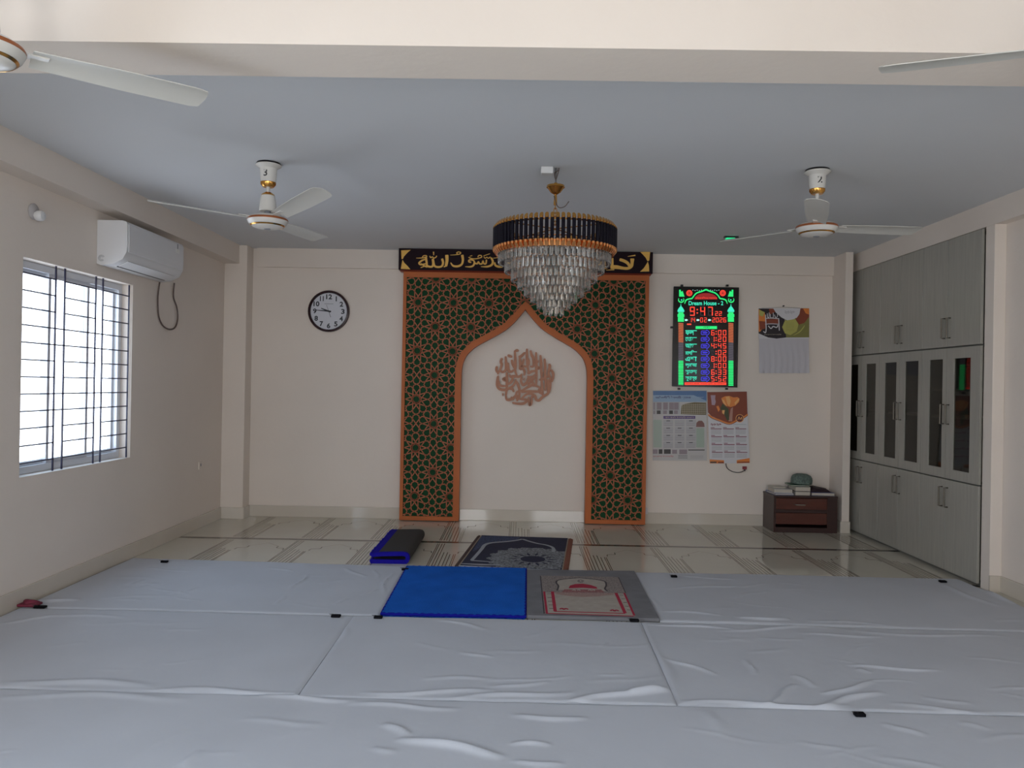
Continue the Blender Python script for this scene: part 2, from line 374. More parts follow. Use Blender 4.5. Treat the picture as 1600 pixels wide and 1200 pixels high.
MB().box((XL+0.215, 6.205, 2.463), (XL+0.2235, 6.215, 2.50), ACD).build('display_slot', ac)
lg = MB()
for k in range(3):
    rr = 0.022-0.006*k
    lg.tube([(XL+0.035+rr*math.cos(t), ya-0.0005, 2.255+rr*math.sin(t)) for t in np.linspace(0.4, 5.6, 14)], 0.0012, ACD, 5)
lg.build('side_mark', ac)
mb = MB(); xx = XL+0.012
pts = [(XL+0.02, 6.34, 2.22), (xx, 6.335, 2.14), (xx, 6.325, 2.06), (xx, 6.345, 1.93), (xx, 6.42, 1.855), (xx, 6.54, 1.83), (xx, 6.65, 1.855), (xx, 6.70, 1.93), (xx, 6.68, 2.03), (xx, 6.61, 2.12), (XL+0.02, 6.605, 2.235)]
mb.tube(smooth3(pts), 0.0065, WIRE, 8)
tag(mb.build('power_cable', smooth=True), 'brown cable hanging in a loop below the air conditioner', 'cable')

# lamp holder high on left wall
lh = tag(empty('lamp_holder', (XL, 4.707, 2.405)), 'small white lamp holder with a short bulb on the left wall above the window', 'lamp holder')
def lathe_x(prof, c, m, seg=20):
    q = MB(); n = MB().lathe(prof, m, seg); q.add([(c[0]+v[2], c[1]+v[0], c[2]+v[1]) for v in n.v], n.f, m); return q
lathe_x([(0, 0.001), (0.048, 0.001), (0.050, 0.012), (0.036, 0.022), (0, 0.022)], (XL, 4.70, 2.42), mat('grey_holder', (0.42, 0.40, 0.40), 0.4)).build('backplate', lh, smooth=True)
lathe_x([(0, 0.022), (0.026, 0.022), (0.032, 0.032), (0.034, 0.055), (0.026, 0.068), (0, 0.072)], (XL, 4.700, 2.395), ACW).build('bulb', lh, smooth=True)
sw = tag(empty('wall_socket', (XL, 7.25, 0.59)), 'small white socket plate low on the left wall near the corner column', 'socket')
MB().box((XL+0.001, 7.215, 0.555), (XL+0.010, 7.285, 0.625), WALL, 0.002).build('cover_plate', sw)
MB().box((XL+0.010, 7.242, 0.585), (XL+0.014, 7.258, 0.61), ACD).build('rocker', sw)

# ------------------------------------------------------------------ ceiling fans
def make_fan():
    r_ = empty('ceiling_fan', (0, 0, 0))
    MB().lathe([(0, 0), (0.072, 0), (0.074, -0.006), (0.07, -0.010), (0, -0.010)], BLACKP, 28).build('ceiling_gasket', r_, world=False, smooth=True)
    MB().lathe([(0, -0.012), (0.078, -0.012), (0.080, -0.018), (0.052, -0.036), (0.050, -0.10), (0.047, -0.122), (0, -0.122)], FANW, 28).build('canopy', r_, world=False, smooth=True)
    MB().lathe([(0, -0.1221), (0.048, -0.1221), (0.047, -0.136), (0.034, -0.152), (0, -0.152)], GOLD, 28).build('canopy_ring', r_, world=False, smooth=True)
    MB().lathe([(0, -0.15), (0.0115, -0.15), (0.0115, -0.205), (0, -0.205)], FANW, 14).build('down_rod', r_, world=False, smooth=True)
    MB().lathe([(0, -0.185), (0.020, -0.185), (0.040, -0.200), (0.042, -0.207), (0, -0.207)], GOLD, 28).build('upper_ring', r_, world=False, smooth=True)
    MB().lathe([(0, -0.2071), (0.042, -0.2071), (0.050, -0.25), (0.054, -0.30), (0.050, -0.306), (0, -0.306)], FANW, 28).build('yoke_cover', r_, world=False, smooth=True)
    MB().lathe([(0, -0.306), (0.020, -0.306), (0.020, -0.330), (0, -0.330)], ACD, 14).build('motor_shaft', r_, world=False, smooth=True)
    mo = MB().lathe([(0, -0.328), (0.05, -0.328), (0.098, -0.336), (0.122, -0.352), (0.126, -0.366), (0.116, -0.386), (0.092, -0.404), (0.055, -0.414), (0, -0.417)], FANW, 40).build('motor_housing', r_, world=False, smooth=True)
    MB().lathe([(0.1232, -0.352), (0.1272, -0.360), (0.1262, -0.366), (0.123, -0.360)], BROWNB, 40).build('trim_band', mo, world=False, smooth=True)
    MB().lathe([(0.1072, -0.3948), (0.099, -0.4017), (0.0985, -0.4005), (0.1065, -0.3935)], GOLD, 40).build('trim_band', mo, world=False, smooth=True)
    MB().lathe([(0, -0.4165), (0.020, -0.4165), (0.018, -0.4200), (0, -0.4205)], ACD, 16).build('bottom_cap', mo, world=False, smooth=True)
    for k in range(3):
        b = MB(); N = 14; top = []; bot = []
        ss = np.linspace(0.14, 0.70, N)
        for i, s_ in enumerate(ss):
            u = (s_-0.14)/0.56; w_ = 0.052+0.013*min(1, u*2)
            if u > 0.93: w_ *= 0.86
            for j, t_ in enumerate(np.linspace(-1, 1, 7)):
                y = t_*w_; zz = -0.352 - y*math.tan(R(11)) - 0.008*(t_*t_) + 0.010*u
                xx_ = s_ - (0.012*(t_*t_) if i == N-1 else 0)
                top.append((xx_, y, zz)); bot.append((xx_, y, zz-0.003))
        fs = []
        for i in range(N-1):
            for j in range(6):
                a = i*7+j; fs += [(a, a+7, a+8, a+1), (N*7+a, N*7+a+1, N*7+a+8, N*7+a+7)]
        def side(idx): 
            for q in range(len(idx)-1): fs.append((idx[q], idx[q+1], N*7+idx[q+1], N*7+idx[q]))
        side([i*7 for i in range(N)]); side([i*7+6 for i in range(N)]); side(list(range(7))); side(list(range((N-1)*7, N*7)))
        b.add(top+bot, fs, BLADE); bl = b.build('blade', r_, world=False, smooth=True)
        MB().box((0.085, -0.022, -0.356), (0.19, 0.022, -0.350), FANW, 0.002).build('blade_bracket', bl, world=False)
    return r_
def copy_tree(o, parent=None):
    c = o.copy(); COL.objects.link(c); c.parent = parent
    for ch in o.children: copy_tree(ch, c)
    return c
fan0 = make_fan(); FG = 'ceiling fans'
fans = [(fan0, (-1.613, 4.84), (218, 313, 76), 'cream ceiling fan with gold trim marked 3, nearer the window'),
        (None, (1.835, 4.81), (249, 9, 129), 'cream ceiling fan marked 2, hanging between the chandelier and the cabinet'),
        (None, (-1.72, 2.40), (41, 161, 281), 'ceiling fan partly cut off at the upper left corner of the photo'),
        (None, (1.80, 2.25), (158, 38, 278), 'ceiling fan at the upper right, only one blade tip visible in front of the beam')]
allfans = []
for o, (x, y), ang, lab in fans: allfans.append(copy_tree(fan0) if o is None else o)
for o, (_, (x, y), ang, lab) in zip(allfans, fans):
    o.location = (x, y, ZC+(0.02 if y < 3 else 0)); tag(o, lab, 'ceiling fan', FG)
    bl = [c for c in o.children if c.name.startswith('blade')]
    for b, a in zip(bl, ang): b.rotation_euler = (0, -R(4.0 if a == 313 else 0), R(a))
for o, s in ((allfans[0], '3'), (allfans[1], '2')):
    q = MB(); vs, fs = text_mesh(s, 0.062, 0.001)
    q.add([(0.0512*math.sin((x-0.018)/0.0512), -0.0514*math.cos((x-0.018)/0.0512), -0.092+y) for x, y in vs], fs, BLACKP)
    q.keep = True; q.build('painted_number', o, world=False)

# ------------------------------------------------------------------ chandelier
CX, CY = 0.205, 4.85
ch = tag(empty('chandelier', (CX, CY, ZC)), 'large round chandelier with black tubes, gold rims and tiers of clear crystal prisms', 'chandelier')
def L(prof, m, name, seg=32, par=None, c=(CX, CY, 0)):
    return MB().lathe(prof, m, seg, c).build(name, par or ch, smooth=True)
L([(0, 2.685), (0.010, 2.685), (0.014, 2.672), (0.055, 2.668), (0.058, 2.655), (0.050, 2.650), (0.032, 2.625), (0.012, 2.612), (0, 2.612)], GOLD, 'ceiling_cup')
L([(0, 2.615), (0.008, 2.612), (0.010, 2.58), (0.012, 2.545), (0, 2.545)], GOLD, 'stem', 12)
L([(0, 2.779), (0.006, 2.779), (0.006, 2.68), (0, 2.68)], C('hook_steel', (0.25, 0.25, 0.25), 0.4, metal=0.8), 'ceiling_hook', 8)
mb = MB()
for k in range(6):
    c_ = Vector((CX, CY, 2.535-k*0.026)); ax = (1, 0, 0) if k % 2 else (0, 1, 0)
    mb.tube([c_ + Vector(ax)*0.010*math.cos(t) + Vector((0, 0, 1))*0.018*math.sin(t) for t in np.linspace(0, 2*math.pi, 13)], 0.0028, GOLD, 6)
mb.build('chain', ch, smooth=True)
for k in range(4):
    a = math.pi/4 + k*math.pi/2; mb = MB().tube([(CX, CY, 2.395), (CX+0.36*math.cos(a), CY+0.36*math.sin(a), 2.375)], 0.004, GOLD, 6)
    mb.build('spoke', ch)
mb = MB(); mb.tube(smooth3([(CX-0.01, CY-0.01, 2.60), (CX+0.015, CY-0.02, 2.53), (CX+0.055, CY-0.02, 2.53), (CX+0.085, CY-0.02, 2.565)]), 0.003, WIRE, 6); mb.build('loose_wire', ch, smooth=True)
mb = MB()
for pts in ([(CX, CY, 2.70), (CX+0.012, CY-0.01, 2.74), (CX+0.02, CY, 2.778)], [(CX, CY, 2.70), (CX-0.01, CY-0.02, 2.73), (CX-0.004, CY-0.01, 2.75), (CX+0.02, CY, 2.765)]): mb.tube(smooth3(pts), 0.0035, WIRE, 6)
mb.build('supply_wire', ch, smooth=True)
jb = MB().box((CX-0.095, CY-0.04, 2.735), (CX-0.018, CY+0.03, ZC-0.001), mat('white_box', (0.62, 0.62, 0.62), 0.4), 0.006)
tag(jb.build('junction_box'), 'small white junction box on the ceiling above the chandelier', 'junction box')
NT = 74; RT = 0.380
L([(RT-0.012, 2.385), (RT-0.006, 2.385), (RT-0.006, 2.376), (RT-0.012, 2.376), (RT-0.012, 2.385)], GOLD, 'upper_ring', 64)
L([(RT-0.02, 2.262), (RT-0.011, 2.262), (RT-0.011, 2.225), (RT-0.02, 2.225), (RT-0.02, 2.262)], ROSEG, 'lower_ring', 64)
def tubeproto():
    t = MB().lathe([(0, 2.262), (0.0112, 2.262), (0.0112, 2.385), (0, 2.385)], BLACKG, 10)
    c1 = MB(); c2 = MB()
    for c, z0, z1, m in ((c1, 2.385, 2.405, GOLD), (c2, 2.235, 2.262, ROSEG)):
        vs = []; n = 10
        for i in range(n):
            a = 2*math.pi*i/n; x, y = 0.0117*math.cos(a), 0.0117*math.sin(a)
            if c is c1: vs += [(x, y, z0), (x, y, z1 - x*1.3)]
            else: vs += [(x, y, z1), (x, y, z0 + x*1.3)]
        c.add(vs, [(2*i, 2*((i+1) % n), 2*((i+1) % n)+1, 2*i+1) for i in range(n)] + [tuple(range(1, 2*n, 2)), tuple(range(0, 2*n, 2))], m)
    return t, c1, c2
t_, c1_, c2_ = tubeproto()
tb0 = t_.build('black_tube', ch, world=False, smooth=True)
k1 = c1_.build('gold_cap', tb0, world=False, smooth=True); k2 = c2_.build('gold_cap', tb0, world=False, smooth=True)
for i in range(NT):
    a = 2*math.pi*(i+0.5)/NT
    o = tb0 if i == 0 else copy_tree(tb0, ch)
    o.location = (RT*math.cos(a), RT*math.sin(a), -ZC); o.rotation_euler = (0, 0, a)
tiers = [(0.350, 2.160), (0.309, 2.105), (0.266, 2.052), (0.224, 2.002), (0.183, 1.958), (0.141, 1.920), (0.100, 1.880), (0.058, 1.840)]
pv = []
PW, PL = 0.0125, 0.128
def prism_geo():
    # long triangular-section prism with bevelled ends
    q = MB(); prof = [(PW, 0), (0, 0.008), (-PW, 0), (0, -0.008)]
    vs = [(x*0.35, y*0.35, PL) for x, y in prof] + [(x, y, PL-0.014) for x, y in prof] + [(x, y, 0.014) for x, y in prof] + [(0, 0, 0)]
    fs = [(3, 2, 1, 0)] + [(i, (i+1) % 4, 4+(i+1) % 4, 4+i) for i in range(4)] + [(4+i, 4+(i+1) % 4, 8+(i+1) % 4, 8+i) for i in range(4)] + [(8+i, 8+(i+1) % 4, 12) for i in range(4)]
    q.add(vs, fs, CRYS); return q
pg = prism_geo()
allp = []
for ti, (rr, zb) in enumerate(tiers):
    n = max(8, int(2*math.pi*rr/0.0335))
    for i in range(n):
        a = 2*math.pi*(i+0.5*(ti % 2))/n - math.pi/2; allp.append((rr*math.cos(a), rr*math.sin(a), zb, a))
allp.sort(key=lambda p: p[1] + 0.0*p[2])
near = allp[:100]; rest = allp[100:]
p0 = pg.build('crystal_prism', ch, world=False)
for i, (x, y, zb, a) in enumerate(near):
    o = p0 if i == 0 else p0.copy()
    if i: COL.objects.link(o); o.parent = ch
    o.location = (x, y, zb-ZC); o.rotation_euler = (0, 0, a+math.pi/2)
mb = MB()
for (x, y, zb, a) in rest:
    c, s = math.cos(a+math.pi/2), math.sin(a+math.pi/2)
    mb.add([(CX+x+c*v[0]-s*v[1], CY+y+s*v[0]+c*v[1], zb+v[2]) for v in pg.v], pg.f, CRYS)
tag(mb.build('crystal_prism_rows', ch), kind='stuff')
for k, (rr, zb) in enumerate(tiers):
    L([(rr-0.014, zb+PL+0.004), (rr+0.004, zb+PL+0.004), (rr+0.004, zb+PL-0.001), (rr-0.014, zb+PL-0.001), (rr-0.014, zb+PL+0.004)], ROSEG, 'tier_ring', 48)

# ------------------------------------------------------------------ mihrab screen
SY0, SY1 = 7.83, 7.93     # front, back
def front(a, b, h): return (a, SY0-h, b)
SX0, SX1, SZ0, SZ1 = -1.207, 1.300, 0.008, 2.545
OX0, OX1 = -0.600, 0.688; OXC = (OX0+OX1)/2
half = [(0.644, 0.0), (0.644, 1.40), (0.640, 1.55), (0.620, 1.645), (0.580, 1.715), (0.505, 1.785), (0.400, 1.848), (0.280, 1.915), (0.175, 1.985), (0.085, 2.075), (0.0, 2.180)]
def arch(off):
    # offset the opening outline outward by off
    pts = smooth2([half[0], half[1]], 1) + smooth2(half[1:], 4)[1:]
    out = []
    for i, p in enumerate(pts):
        a = pts[max(i-1, 0)]; b = pts[min(i+1, len(pts)-1)]; dx, dy = b[0]-a[0], b[1]-a[1]; l = math.hypot(dx, dy)
        nx, ny = dy/l, -dx/l
        if i == len(pts)-1: nx, ny = 0, 1.35
        out.append((p[0]+nx*off, max(p[1]+ny*off, 0)))
    return out
inn = arch(0.0); outr = arch(0.062)
def full(h): return [(OXC-x, z_) for x, z_ in h] + [(OXC+x, z_) for x, z_ in reversed(h[:-1])]
fi, fo = full(inn), full(outr)
scr = tag(empty('prayer_niche_screen', (0.046, 7.88, 0)), 'tall orange and green geometric lattice screen with a pointed arch opening on the back wall', 'screen')
mb = MB(); n = len(fi)
vs = [front(x, max(z_, SZ0), 0) for x, z_ in fi] + [front(x, max(z_, SZ0), 0) for x, z_ in fo] + [(x, SY1, max(z_, SZ0)) for x, z_ in fi] + [(x, SY0+0.03, max(z_, SZ0)) for x, z_ in fo]
fs = []
for i in range(n-1): fs += [(i, i+1, n+i+1, n+i), (i+1, i, 2*n+i, 2*n+i+1), (n+i, n+i+1, 3*n+i+1, 3*n+i)]
mb.add(vs, fs, ORANGE); mb.keep = False; mb.build('arch_border', scr)
BW = 0.034
mb = MB()
mb.box((SX0, SY0, SZ0), (SX0+BW, SY1, SZ1), ORANGE); mb.box((SX1-BW, SY0, SZ0), (SX1, SY1, SZ1), ORANGE)
mb.box((SX0+BW, SY0, SZ1-0.055), (SX1-BW, SY1, SZ1), ORANGE)
mb.box((SX0+BW, SY0, SZ0), (OX0-0.062, SY1, SZ0+0.042), ORANGE); mb.box((OX1+0.062, SY0, SZ0), (SX1-BW, SY1, SZ0+0.042), ORANGE)
mb.build('outer_frame', scr)
# green backing: outer rectangle minus opening, as vertical strips
def zopen(x):
    u = abs(x-OXC)
    if u >= 0.675: return SZ0
    h = sorted([(p[0], p[1]) for p in arch(0.03)]); return float(np.interp(u, [p[0] for p in h if p[1] > 1.3], [p[1] for p in h if p[1] > 1.3]))
mb = MB(); xs = list(np.linspace(SX0+0.02, OX0-0.034, 4)) + list(np.linspace(OX0-0.030, OX1+0.030, 80)) + list(np.linspace(OX1+0.034, SX1-0.02, 4))
for a, b in zip(xs[:-1], xs[1:]):
    za, zb = zopen(a), zopen(b)
    mb.face([(a, SY0+0.02, za), (b, SY0+0.02, zb), (b, SY0+0.02, SZ1-0.02), (a, SY0+0.02, SZ1-0.02)], GREENB)
mb.build('green_backing', scr)
# ten-fold star strapwork
def inside(x, z_):
    if not (SX0+0.03 < x < SX1-0.03 and SZ0+0.03 < z_ < SZ1-0.03): return False
    u = abs(x-OXC)
    if u > 0.675: return True
    return z_ > zopen(x)
segs = []
DX, DZ = 0.1812, 0.2480; ra = 0.1535; Rv = ra/math.cos(R(18)); tt = 0.046; qq = 0.5*tt; rs = Rv-tt
c0x, c0z = at(653, 472, 1, SY0).x, at(653, 472, 1, SY0).z
def pol(r, a): return (r*math.cos(a), r*math.sin(a))
def addseg(c, p, q): segs.append(((c[0]+p[0], c[1]+p[1]), (c[0]+q[0], c[1]+q[1])))
for j in range(-14, 4):
    for i in range(-2, 9):
        c = (c0x + 2*DX*i + (DX if j % 2 else 0), c0z + DZ*j)
        for k in range(10):
            a = k*math.pi/5
            S1 = pol(rs, a); S2 = pol(rs, a+4*math.pi/5); addseg(c, S1, S2)
            V = pol(Rv, a)
            for sg in (-1, 1):
                Mk = pol(ra, a+sg*math.pi/10); d = a+math.pi - sg*math.pi/5
                Q = (V[0]+qq*math.cos(d), V[1]+qq*math.sin(d))
                addseg(c, Mk, Q); addseg(c, Q, S1)
        b = (c[0], c[1]+DZ); e = 0.0945; Vx = 0.04988
        for sx_ in (-1, 1):
            addseg(b, (-0.0349*sx_, 0.04725), (0.0349*sx_, -0.04725))
            for sz in (-1, 1):
                Mt = (0, sz*e); Q = (sx_*0.0298, sz*0.0798); Ms = (sx_*0.0349, sz*0.04725)
                addseg(b, Mt, Q); addseg(b, Q, Ms)
mb = MB(); seen = set(); hw = 0.0046
for p, q in segs:
    key = tuple(sorted([(round(p[0], 3), round(p[1], 3)), (round(q[0], 3), round(q[1], 3))]))
    if key in seen: continue
    seen.add(key)
    N = 16; ok = [inside(p[0]+(q[0]-p[0])*t/N, p[1]+(q[1]-p[1])*t/N) for t in range(N+1)]
    if not any(ok): continue
    runs = []; st = None
    for t in range(N+1):
        if ok[t] and st is None: st = t
        if (not ok[t] or t == N) and st is not None:
            e_ = t if ok[t] else t-1
            if e_ > st: runs.append((st, e_))
            st = None
    for s0, s1 in runs:
        P0 = (p[0]+(q[0]-p[0])*s0/N, p[1]+(q[1]-p[1])*s0/N); P1 = (p[0]+(q[0]-p[0])*s1/N, p[1]+(q[1]-p[1])*s1/N)
        dx, dz = P1[0]-P0[0], P1[1]-P0[1]; l = math.hypot(dx, dz)
        if l < 1e-4: continue
        nx, nz = -dz/l*hw, dx/l*hw; ex, ez = dx/l*hw*0.6, dz/l*hw*0.6
        cs = [(P0[0]+nx-ex, P0[1]+nz-ez), (P0[0]-nx-ex, P0[1]-nz-ez), (P1[0]-nx+ex, P1[1]-nz+ez), (P1[0]+nx+ex, P1[1]+nz+ez)]
        mb.add([(x, SY0+0.003, z_) for x, z_ in cs] + [(x, SY0+0.0195, z_) for x, z_ in cs], [(0, 1, 2, 3), (0, 4, 5, 1), (1, 5, 6, 2), (2, 6, 7, 3), (3, 7, 4, 0)], LATT)
mb.build('lattice_straps', scr)

# sign board on top of the screen
sgn = tag(empty('calligraphy_sign', (0.037, 7.85, 2.545)), 'long dark sign with yellow Arabic lettering on top of the lattice screen', 'sign')
SG0 = 7.80
MB().box((-1.255, SG0, 2.560), (1.328, 7.914, 2.778), SIGNB, 0.003).build('board', sgn)
MB().prism([(SG0+0.004, 2.560), (SG0+0.028, 2.545), (7.914, 2.545), (7.914, 2.560)], 0, -1.24, 1.315, C('dark_red_moulding', (0.20, 0.035, 0.02), 0.35)).build('moulding', sgn)
LET = MB(); hs = 0.0035
def c6(x, y): 
    p = at(620+x/9.41, 385+y/9.41, 1, SG0); return (p.x, p.z)
def c7(x, y):
    p = at(930+x/16.84, 385+y/16.84, 1, SG0); return (p.x, p.z)
def Psg(a, b, h): return (a, SG0-h, b)
mm6 = 0.00665/9.41; mm7 = 0.00665/16.84
SK = [0]
def st6(pts, w): SK[0] += 1; LET.ribbon([c6(*p) for p in pts], [q*mm6 for q in w] if isinstance(w, list) else w*mm6, Psg, hs+0.0001*SK[0], SIGNY)
def st7(pts, w): SK[0] += 1; LET.ribbon([c7(*p) for p in pts], [q*mm7 for q in w] if isinstance(w, list) else w*mm7, Psg, hs+0.0001*SK[0], SIGNY)
for it in [([(285, 172), (340, 172), (400, 166), (440, 150), (430, 135), (395, 138), (375, 158)], [6, 14, 14, 12, 12]),
             ([(425, 150), (438, 230), (445, 282), (480, 298), (520, 296), (535, 260), (530, 185)], [34, 30, 30, 26, 30, 34]),
             ([(530, 180), (545, 262), (565, 294), (612, 304), (662, 290), (680, 240), (665, 180)], [34, 30, 28, 26, 30, 34]),
             ([(420, 190), (370, 208), (328, 245), (350, 268), (400, 262), (435, 250)], [16, 24, 26, 22, 20, 16]), ([(355, 250), (400, 285), (450, 300)], [14, 20, 28]),
             ([(352, 312), (410, 292)], 16), ([(485, 140), (498, 165), (525, 155), (545, 172), (575, 160), (588, 138)], 14), ([(540, 80), (543, 130)], [26, 14]),
             ([(735, 125), (738, 210), (722, 295)], [50, 44, 34]), ([(722, 290), (690, 302)], 18),
             0, ([(962, 125), (972, 200), (955, 262), (900, 292), (830, 286), (792, 240)], [40, 32, 28, 30, 28, 14]),
             ([(785, 128), (860, 124), (925, 112), (940, 92), (905, 82), (880, 98), (895, 112)], [6, 14, 14, 12]),
             0, ([(1095, 235), (1060, 225), (1068, 200), (1110, 200), (1140, 225), (1130, 275), (1085, 300), (1005, 298)], [20, 24, 20, 20, 26, 24, 8]),
             ([(1130, 240), (1180, 255), (1200, 228), (1218, 255), (1252, 255), (1268, 215), (1280, 252), (1310, 252), (1318, 195)], 22),
             ([(1055, 160), (1110, 182), (1180, 180), (1245, 160), (1240, 135), (1205, 135), (1192, 160)], 14), ([(1075, 145), (1110, 135)], 12),
             ([(1385, 165), (1412, 220), (1395, 272), (1330, 298), (1235, 298)], [26, 32, 30, 26, 8]),
             ([(1280, 150), (1298, 175), (1325, 160), (1345, 175), (1378, 155)], 12), ([(1275, 140), (1370, 108)], 12),
             ([(1440, 235), (1450, 278), (1500, 300), (1560, 298)], [20, 30, 30, 24]), ([(1418, 174), (1490, 166)], 12)]:
    if it == 0: LET.build('lettering', sgn); LET = MB()
    else: st6(*it)
LET.build('lettering', sgn); LET = MB()
for p, w in [([(855, 266), (1055, 236)], [14, 40]), ([(975, 320), (970, 420), (950, 520), (870, 575), (740, 575), (560, 545), (400, 545)], [110, 80, 80, 70, 70, 95, 95]),
             ([(640, 345), (760, 385), (850, 440), (900, 520)], [70, 76, 76, 60]), ([(440, 310), (450, 500)], [100, 84]), ([(290, 628), (500, 610)], [10, 40])]: st7(p, w)
LET.build('lettering', sgn); LET = MB()
put_text(LET, '\uFEAA\uFEE4\uFEA4\uFEE3 \uFEEA\uFEE0\uFEDF\uFE8D \uFEFB\uFE87 \uFEEA\uFEDF\uFE87', Psg, -0.165, 0.87, 2.595, 2.735, hs, SIGNY, 0.01)
for pts in ([(65, 58), (205, 52), (160, 90), (105, 150), (90, 185), (70, 185)], [(84, 195), (110, 240), (160, 290), (200, 338), (60, 330), (72, 260)]):
    MB().prism([c6(*p) for p in pts], 1, SG0, SG0-hs, SIGNY).build('corner_ornament', sgn)
for pts in ([(1180, 145), (1445, 145), (1420, 370), (1375, 390), (1330, 300), (1240, 200)], [(1385, 400), (1410, 500), (1420, 660), (1180, 665), (1280, 570), (1350, 460)]):
    MB().prism([c7(*p) for p in pts], 1, SG0, SG0-hs, SIGNY).build('corner_ornament', sgn)
LET.build('lettering', sgn)

# round calligraphy plaque
PQ = MB(); PY = 7.945
def cp(x, y):
    p = at(760+x/10.9, 530+y/10.9, 1, 7.93); return (p.x, p.z)
PK = [0]
def pr(pts, w=42):
    PK[0] += 1
    PQ.ribbon([cp(*p) for p in pts], [q*0.00665/10.9 for q in w] if isinstance(w, list) else w*0.00665/10.9, lambda a, b, h: (a, PY-h, b), 0.016+0.00025*PK[0], PLAQ)
for q in [[(180, 460), (170, 520), (185, 570)], [(265, 320), (245, 380), (260, 430), (240, 500), (190, 600)], [(325, 290), (335, 400), (330, 520), (270, 560), (230, 520)],
          [(360, 270), (400, 290), (440, 300)], [(370, 400), (380, 540), (430, 550), (470, 520)], [(430, 350), (450, 430), (480, 500)], [(485, 190), (490, 300), (495, 450), (490, 540), (520, 620)],
          [(485, 200), (530, 190), (545, 180)], [(545, 300), (590, 290), (640, 240), (645, 220)], [(565, 310), (575, 420), (565, 520)], [(640, 330), (620, 400), (590, 470), (640, 460), (690, 470)],
          [(690, 160), (690, 300), (700, 450), (720, 560)], [(750, 190), (770, 270), (800, 330), (800, 460), (740, 460)], [(700, 320), (720, 380), (720, 450)], [(845, 220), (850, 400), (850, 560), (850, 700), (850, 780)],
          [(920, 270), (930, 400), (935, 550), (940, 680)], [(990, 330), (1000, 450), (1000, 600), (1010, 760), (1000, 880)], [(1065, 420), (1080, 460), (1060, 560), (1050, 660)], [(1100, 520), (1135, 580), (1135, 660), (1110, 730)],
          [(880, 360), (880, 400)], [(885, 460), (890, 500), (940, 470)], [(830, 540), (770, 550), (720, 580), (700, 560)], [(570, 520), (620, 500), (650, 560), (640, 620)], [(390, 600), (410, 640), (470, 630), (540, 640), (590, 620), (600, 590)],
          [(450, 640), (440, 700), (400, 750), (350, 770)], [(325, 650), (290, 680), (330, 700), (345, 600)], [(345, 560), (350, 700), (345, 850), (330, 960)], [(200, 620), (200, 720), (240, 790), (330, 800)], [(190, 640), (180, 780), (230, 850), (330, 860), (420, 820), (480, 760), (500, 680)],
          [(480, 720), (520, 740), (560, 850), (560, 960), (560, 1000)], [(380, 840), (440, 850), (470, 900)], [(280, 920), (280, 965)], [(330, 960), (350, 1030), (430, 1020), (500, 960), (520, 900), (600, 870)],
          [(600, 640), (590, 720), (630, 780), (690, 730), (720, 650), (780, 640), (830, 600)], [(700, 620), (760, 700), (800, 760), (810, 810)], [(820, 650), (760, 720), (700, 780)], [(630, 700), (650, 660)],
          [(600, 880), (700, 820), (790, 780), (860, 800), (920, 830)], [(590, 900), (700, 890), (800, 890), (900, 890), (930, 850)], [(440, 1080), (540, 1100), (640, 1090), (690, 1040), (600, 1020), (500, 1010)],
          [(600, 1010), (680, 940), (760, 930), (830, 970), (850, 1030), (900, 1040), (960, 980), (1040, 930), (1080, 850), (1090, 760), (1085, 640), (1050, 580)],
          [(720, 980), (730, 1090), (745, 1120), (770, 1060), (770, 960)], [(800, 960), (800, 1000)], [(900, 690), (960, 680), (1010, 640), (1060, 640)], [(960, 560), (950, 640)], [(940, 700), (950, 820), (960, 960)],
          [(900, 840), (905, 900), (960, 940)], [(1050, 680), (1055, 800), (1040, 900)], [(420, 980), (460, 1040)], [(520, 950), (530, 1000), (520, 1060)]]: pr(q, [32, 48, 42, 28])
tag(PQ.build('calligraphy_plaque', origin=(0.05, PY, 1.2)), 'round openwork copper brown calligraphy emblem on the white wall inside the arch', 'wall ornament')

# ------------------------------------------------------------------ wall clock
CKX, CKZ, CKR = -1.991, 2.137, 0.215
ck = tag(empty('wall_clock', (CKX, YB, CKZ)), 'round wall clock with dark brown rim and white dial on the back wall', 'clock')
def lathe_y(prof, m, seg=48):
    q = MB(); n = MB().lathe(prof, m, seg); q.add([(CKX+v[0], YB-v[2], CKZ+v[1]) for v in n.v], n.f, m); return q
lathe_y([(CKR-0.020, 0.001), (CKR, 0.001), (CKR+0.002, 0.02), (CKR-0.004, 0.036), (CKR-0.016, 0.040), (CKR-0.026, 0.026), (CKR-0.026, 0.012), (CKR-0.020, 0.001)], C('clock_rim', (0.028, 0.006, 0.008), 0.25)).build('rim', ck, smooth=True)
DIAL = C('clock_dial', (0.60, 0.61, 0.66), 0.5)
lathe_y([(0, 0.002), (CKR-0.022, 0.002), (CKR-0.022, 0.014), (0, 0.014)], DIAL).build('dial', ck)
mb = MB(); mb.keep = True
def Pc(a, b, h): return (CKX+a, YB-h, CKZ+b)
INK = C('clock_ink', (0.01, 0.012, 0.02), 0.5)
for n_ in range(1, 13):
    a = R(90-30*n_); rr = 0.150 if n_ not in (9, 3) else 0.146; cx, cz = rr*math.cos(a), rr*math.sin(a); w_ = {1: 0.012, 11: 0.040}.get(n_, 0.036 if n_ < 10 else 0.062)
    q = MB(); q.keep = True; put_text(q, str(n_), Pc, cx-w_/2, cx+w_/2, cz-0.026, cz+0.026, 0.0150, INK, 0.035); q.build('numeral', ck)
GI = C('clock_grey', (0.25, 0.26, 0.3), 0.5)
